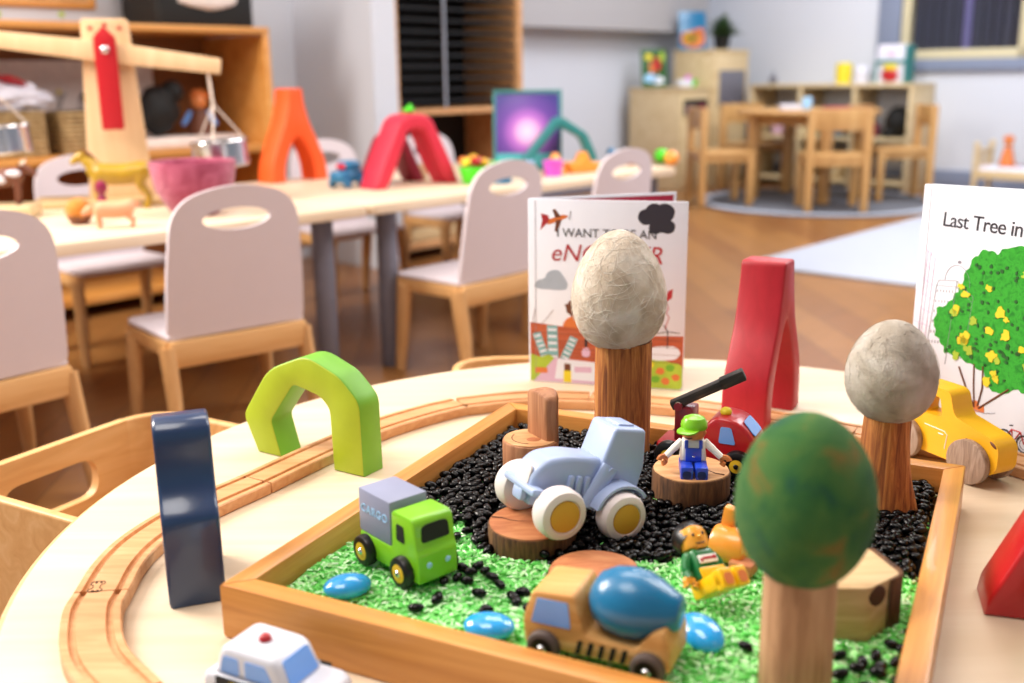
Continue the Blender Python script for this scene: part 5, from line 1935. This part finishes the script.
mb.ell((.03, .03, .03), (0, 0, .03))
mb.tube([(0, 0, .05), (.0, 0, .085)], .006, 8)
single('grey_tap', mb, 'small grey tap on the left end of the shelving top', 'toy tap', W(6.68, 3.70, .6835))

# ------------------------------------------------------------------ dining set on the round rug
mb = MB(M['rugdark'])
mb.lathe([(0, 0), (.71, 0), (.72, .004), (.71, .010), (0, .010)], 72)
mb.use(M['rug']).lathe([(.64, .0102), (.715, .0102), (.715, .0115), (.64, .0115)], 72)
single('round_rug', mb, 'dark grey round rug with a paler rim under the dining table', 'rug', (1.85, 6.20, .0004))
mb = MB(M['rug'])
mb.prism(rnd([(0, 0), (2.45, 0), (2.45, -1.75), (0, -1.75)], .006, 3), .012, None, .004)
single('grey_rug', mb, 'pale grey rectangular rug on the open floor', 'rug', W(3.64, 2.11, .0004), PHI)
DZ = .0118
t = thing('dining_table', 'small honey wood table on the round rug with things laid on it', 'table', (1.80, 6.33, DZ), PHI + 2)
mb = MB(M['honey'])
mb.lathe([(0, 0), (.412, 0), (.42, .008), (.42, .020), (.412, .028), (0, .028)], 56, T(0, 0, .505))
mb.build('tabletop', t)
mb = MB(M['honey'])
for s in (-1, 1):
    mb.box((.44, .02, .06), (0, s * .22, .474), .002)
    mb.box((.02, .42, .06), (s * .22, 0, .474), .002)
mb.build('apron', t)
for sx in (-1, 1):
    for sy in (-1, 1):
        mb = MB(M['honey'])
        mb.box((.062, .062, .504), (sx * .23, sy * .23, .252), .008)
        mb.build('leg', t)
def dining_chair(label, loc, rz):
    """square honey wood chair, faces +y"""
    t = thing('dining_chair', label, 'chair', loc, rz, 'honey wood chairs round the dining table')
    mb = MB(M['honey'])
    mb.box((.34, .32, .024), (0, 0, .295), .006)
    mb.build('seat', t)
    for s in (-1, 1):
        mb = MB(M['honey'])
        mb.box((.042, .040, .555), (s * .150, -.145, .2775), .006)
        mb.build('leg', t)
        mb = MB(M['honey'])
        mb.box((.042, .040, .284), (s * .150, .135, .142), .006)
        mb.build('leg', t)
    mb = MB(M['honey'])
    mb.box((.262, .022, .12), (0, -.145, .495), .006)
    mb.build('backrest', t)
    mb = MB(M['honey'])
    for s in (-1, 1):
        mb.box((.020, .245, .034), (s * .15, -.005, .265), .003)
    mb.box((.262, .02, .034), (0, -.145, .265), .003)
    mb.build('seat_rail', t)
    return t
d0 = dining_chair('honey wood chair with its back to us, nearest side of the dining table', (1.80, 5.79, DZ), -6)
dup(d0, (1.245, 6.14, DZ), -86, 'honey wood chair at the left end of the dining table')
dup(d0, (2.33, 6.24, DZ), 84, 'honey wood chair seen from the side at the right of the dining table')
dup(d0, (1.60, 6.80, DZ), -152, 'honey wood chair on the far side of the dining table, half hidden')
for k, (x, y, lab, mm) in enumerate(((1.66, 6.22, 'white folded napkin on the left of the dining table', 'cloth'), (1.90, 6.10, 'red rimmed plate on the dining table', 'redpaint'), (2.12, 6.35, 'pale wooden plate at the right of the dining table', 'cutwood'))):
    mb = MB(M[mm])
    if k == 0:
        mb.box((.12, .09, .03), (0, 0, .015), .008)
        mb.use(M['skyblue']).cyl(.028, .07, (.10, .0, 0), seg=20, bevel=.003)
    else:
        mb.lathe([(0, 0), (.06, 0), (.085, .012), (.083, .015), (.058, .005), (0, .005)], 28)
    single(('napkin', 'plate', 'plate')[k], mb, lab, ('napkin', 'plate', 'plate')[k], (x, y, DZ + .5335), 10 * k)

# ------------------------------------------------------------------ doll's cot by the right wall
t = thing('toy_cot', 'little wooden doll cot with flowered bedding against the wall at the right edge', 'doll cot', W(6.46, 1.94, 0), PHI - 90)
for sx in (-.22, .22):
    for sy in (-.13, .13):
        mb = MB(M['pale'])
        mb.tube([(sx, sy, 0), (sx, sy, .33)], [.016, .014], 12)
        mb.ell((.018, .018, .018), (sx, sy, .335))
        mb.build('post', t)
for sx in (-.22, .22):
    mb = MB(M['pale'])
    for z in (.30, .20):
        mb.tube([(sx, -.13, z), (sx, .13, z)], .011, 10)
    for y in (-.08, -.03, .03, .08):
        mb.tube([(sx, y, .20), (sx, y, .30)], .007, 8)
    mb.build('end_rail', t)
mb = MB(M['pale'])
mb.box((.44, .26, .02), (0, 0, .15), .003)
for sy in (-.13, .13):
    mb.box((.44, .014, .05), (0, sy, .165), .003)
mb.build('base', t)
mb = MB(M['cloth'])
mb.box((.42, .25, .05), (0, 0, .185), .018, 3)
rg = random.Random(2)
for k in range(40):
    mb.use(M[('redpaint', 'inkpink', 'tealwood')[k % 3]]).ell((.011, .011, .004), (rg.uniform(-.19, .19), rg.uniform(-.11, .11), .2105))
mb.build('bedding', t)
tx = W(6.46, 1.94, 0)
for k, (dx, dy, mm, lab) in enumerate(((-.07, .05, 'inkorange', 'orange haired doll sitting up in the doll cot'), (.06, -.02, 'tealwood', 'green clothed doll lying in the doll cot'))):
    mb = MB(M['skin'])
    mb.ell((.026, .026, .028), (0, 0, .135))
    mb.use(M[mm]).ell((.03, .03, .02), (0, .004, .155), nz=.2)
    mb.lathe([(0, 0), (.045, 0), (.04, .03), (.022, .105), (0, .11)], 20)
    p = W(6.46 - dy, 1.94 - dx, .2155)
    single('doll', mb, lab, 'doll', p, 20 * k)

# ------------------------------------------------------------------ black beans: the 300 best seen are things, the rest one heap
bpy.context.view_layer.update()
dg = bpy.context.evaluated_depsgraph_get()
CAMP = Vector((0, 0, .75))
bmb = MB(M['bean'])
tb = bmesh.new()
bmesh.ops.create_uvsphere(tb, u_segments=12, v_segments=8, radius=1)
for v in tb.verts:
    x = v.co.x
    v.co = Vector((x * .0062, v.co.y * .0039 + .0011 * x * x - .0004, v.co.z * .0035))
bmb._in(tb)
bean_me = bmb.mesh('bean', 80)
spots = []
rg = random.Random(21)
def free(x, y, z):
    return True
def clear_of_toys(p):
    """no toy may stand where the bean would lie"""
    ok, loc, nrm, ix, ob, mx = SC.ray_cast(dg, Vector((p[0], p[1], T0 + .30)), Vector((0, 0, -1)), distance=.30 - .012)
    if not ok:
        return True
    while ob.parent:
        ob = ob.parent
    if ob.name.startswith(('green_rice', 'wooden_tray')):
        return True
    return loc.z > ZF + .034
layers = ((0, ZF - .001), (1, ZF + .0035))
cells = {}
for ly, z in layers:
    tries = 0
    while tries < 9000:
        tries += 1
        s, q = rg.uniform(RW + .0072, TS - RW - .0072), rg.uniform(RW + .0072, TS - RW - .0072)
        x, y, _ = tr(s, q)
        if not inside(x, y, BEANS) or (ly == 1 and rg.random() < .1):
            continue
        key = (int(x / .0075), int(y / .0075), ly)
        near = False
        for i in (-1, 0, 1):
            for j in (-1, 0, 1):
                for (px, py) in cells.get((key[0] + i, key[1] + j, ly), []):
                    if (px - x) ** 2 + (py - y) ** 2 < .0068 ** 2:
                        near = True
        if near or not clear_of_toys((x, y)):
            continue
        cells.setdefault(key, []).append((x, y))
        spots.append((x, y, z + rg.uniform(-.001, .0012), ly))
# strays on the rice
stray = [(-.050, .760), (-.043, .765), (-.036, .757), (-.030, .768), (-.046, .748), (-.024, .759), (-.038, .742), (-.056, .742), (-.018, .748), (-.002, .715), (.006, .722), (.001, .708), (-.028, .722), (-.060, .715), (-.012, .735),
         (-.068, .862), (-.055, .858), (-.042, .835), (-.050, .825), (-.034, .815), (-.022, .695), (.010, .700), (-.090, .832), (.128, .700), (.135, .640), (.160, .640), (.222, .628), (.235, .620), (.246, .627), (.228, .612), (.240, .606), (.256, .618), (.262, .640), (.214, .636), (.268, .632), (.250, .596), (.228, .590), (.280, .655), (.215, .605), (.262, .604), (-.075, .700), (.244, .612)]
for x, y in stray:
    if clear_of_toys((x, y)):
        spots.append((x, y, ZF + .0022, 2))
scored = []
for i, (x, y, z, ly) in enumerate(spots):
    p = Vector((x, y, z + .002))
    d = p - CAMP
    ok, loc, nrm, ix, ob, mx = SC.ray_cast(dg, CAMP, d.normalized(), distance=d.length - .004)
    vis = not ok and ly >= 1
    pr = Vector((x, y))
    scored.append((0 if vis else 1, 0 if ly == 2 else 1, d.length, i))
scored.sort()
SINGLE = {i for _, _, _, i in scored[:300]}
vs, fs = [], []
bv = [v.co.copy() for v in bean_me.vertices]
bf = [tuple(p.vertices) for p in bean_me.polygons]
nb = 0
for i, (x, y, z, ly) in enumerate(spots):
    e = Euler((rg.uniform(-.7, .7), rg.uniform(-.35, .35), rg.uniform(0, 6.3)))
    k = rg.uniform(.88, 1.1)
    if i in SINGLE:
        o = link('black_bean', bean_me)
        o.location = (x, y, z)
        o.rotation_euler = e
        o.scale = (k, k, k)
        tag(o, 'single black bean strewn on the green rice' if ly == 2 else 'black bean on top of the bean heap in the tray', 'bean', 'black beans strewn on the rice' if ly == 2 else 'black beans on top of the heap')
    else:
        mt = Matrix.LocRotScale(Vector((x, y, z)), e, Vector((k, k, k)))
        b0 = len(vs)
        vs += [tuple(mt @ v) for v in bv]
        fs += [tuple(b0 + a for a in f_) for f_ in bf]
me = bpy.data.meshes.new('bean_heap')
me.from_pydata(vs, [], fs)
me.materials.append(M['bean'])
me.polygons.foreach_set('use_smooth', [True] * len(me.polygons))
tag(link('black_beans', me), 'heap of black beans filling the back of the wooden tray', 'beans', None, 'stuff')

# ------------------------------------------------------------------ light
wd = bpy.data.worlds.new('world')
SC.world = wd
wd.use_nodes = True
bg = wd.node_tree.nodes['Background']
bg.inputs[0].default_value = (.80, .88, 1.0, 1)
bg.inputs[1].default_value = .32
def area(name, loc, target, size, power, col, sy=None):
    l = bpy.data.lights.new(name, 'AREA')
    l.shape = 'RECTANGLE'
    l.size = size
    l.size_y = sy or size
    l.energy = power
    l.color = col
    o = bpy.data.objects.new(name, l)
    COL.objects.link(o)
    o.location = loc
    d = Vector(target) - Vector(loc)
    o.rotation_euler = d.to_track_quat('-Z', 'Y').to_euler()
    return o
area('window_daylight', (-2.2, 1.7, 1.9), (.1, 1.0, .35), 1.2, 112, (1, .92, .83))
area('ceiling_or_fill_light', (-.6, .3, 2.5), (-.6, .3, 0), 1.0, 22, (1, .95, .9))  # added unseen fill lamp near the camera, brightens the tray's front rail
area('ceiling_or_fill_light', W(1.9, 1.5, 2.5), W(1.9, 1.5, 0), 1.2, 26, (1, .95, .9))
area('ceiling_or_fill_light', W(5.2, 2.6, 2.5), W(5.2, 2.6, 0), 1.6, 66, (.95, .97, 1))
area('ceiling_or_fill_light', W(4.6, .2, 2.5), W(4.6, .2, 0), 1.6, 85, (.95, .97, 1))

area('ceiling_or_fill_light', W(2.5, .3, 2.45), W(2.5, .9, 0), 1.2, 36, (1, .95, .9))  # added unseen lamp, lifts the dark bookcase bay and the chair backs

# ------------------------------------------------------------------ camera
cam = bpy.data.cameras.new('camera')
co = bpy.data.objects.new('camera', cam)
COL.objects.link(co)
p_, r_ = .2514, -.0129
F_ = Vector((0, math.cos(p_), -math.sin(p_)))
u_ = Vector((0, math.sin(p_), math.cos(p_)))
x_ = Vector((1, 0, 0))
Rv = x_ * math.cos(r_) + u_ * math.sin(r_)
Uv = -x_ * math.sin(r_) + u_ * math.cos(r_)
co.matrix_world = Matrix(((Rv.x, Uv.x, -F_.x, 0), (Rv.y, Uv.y, -F_.y, 0), (Rv.z, Uv.z, -F_.z, .75), (0, 0, 0, 1)))
cam.sensor_width = 36
cam.lens = 1027.5 / 1024 * 36
cam.clip_start = .02
cam.dof.use_dof = True
cam.dof.focus_distance = 1.0
cam.dof.aperture_fstop = 3.6
SC.camera = co
SC.view_settings.view_transform = 'Standard'
SC.view_settings.look = 'None'
SC.view_settings.gamma = 1
SC.view_settings.use_curve_mapping = False
SC.view_settings.exposure = .14
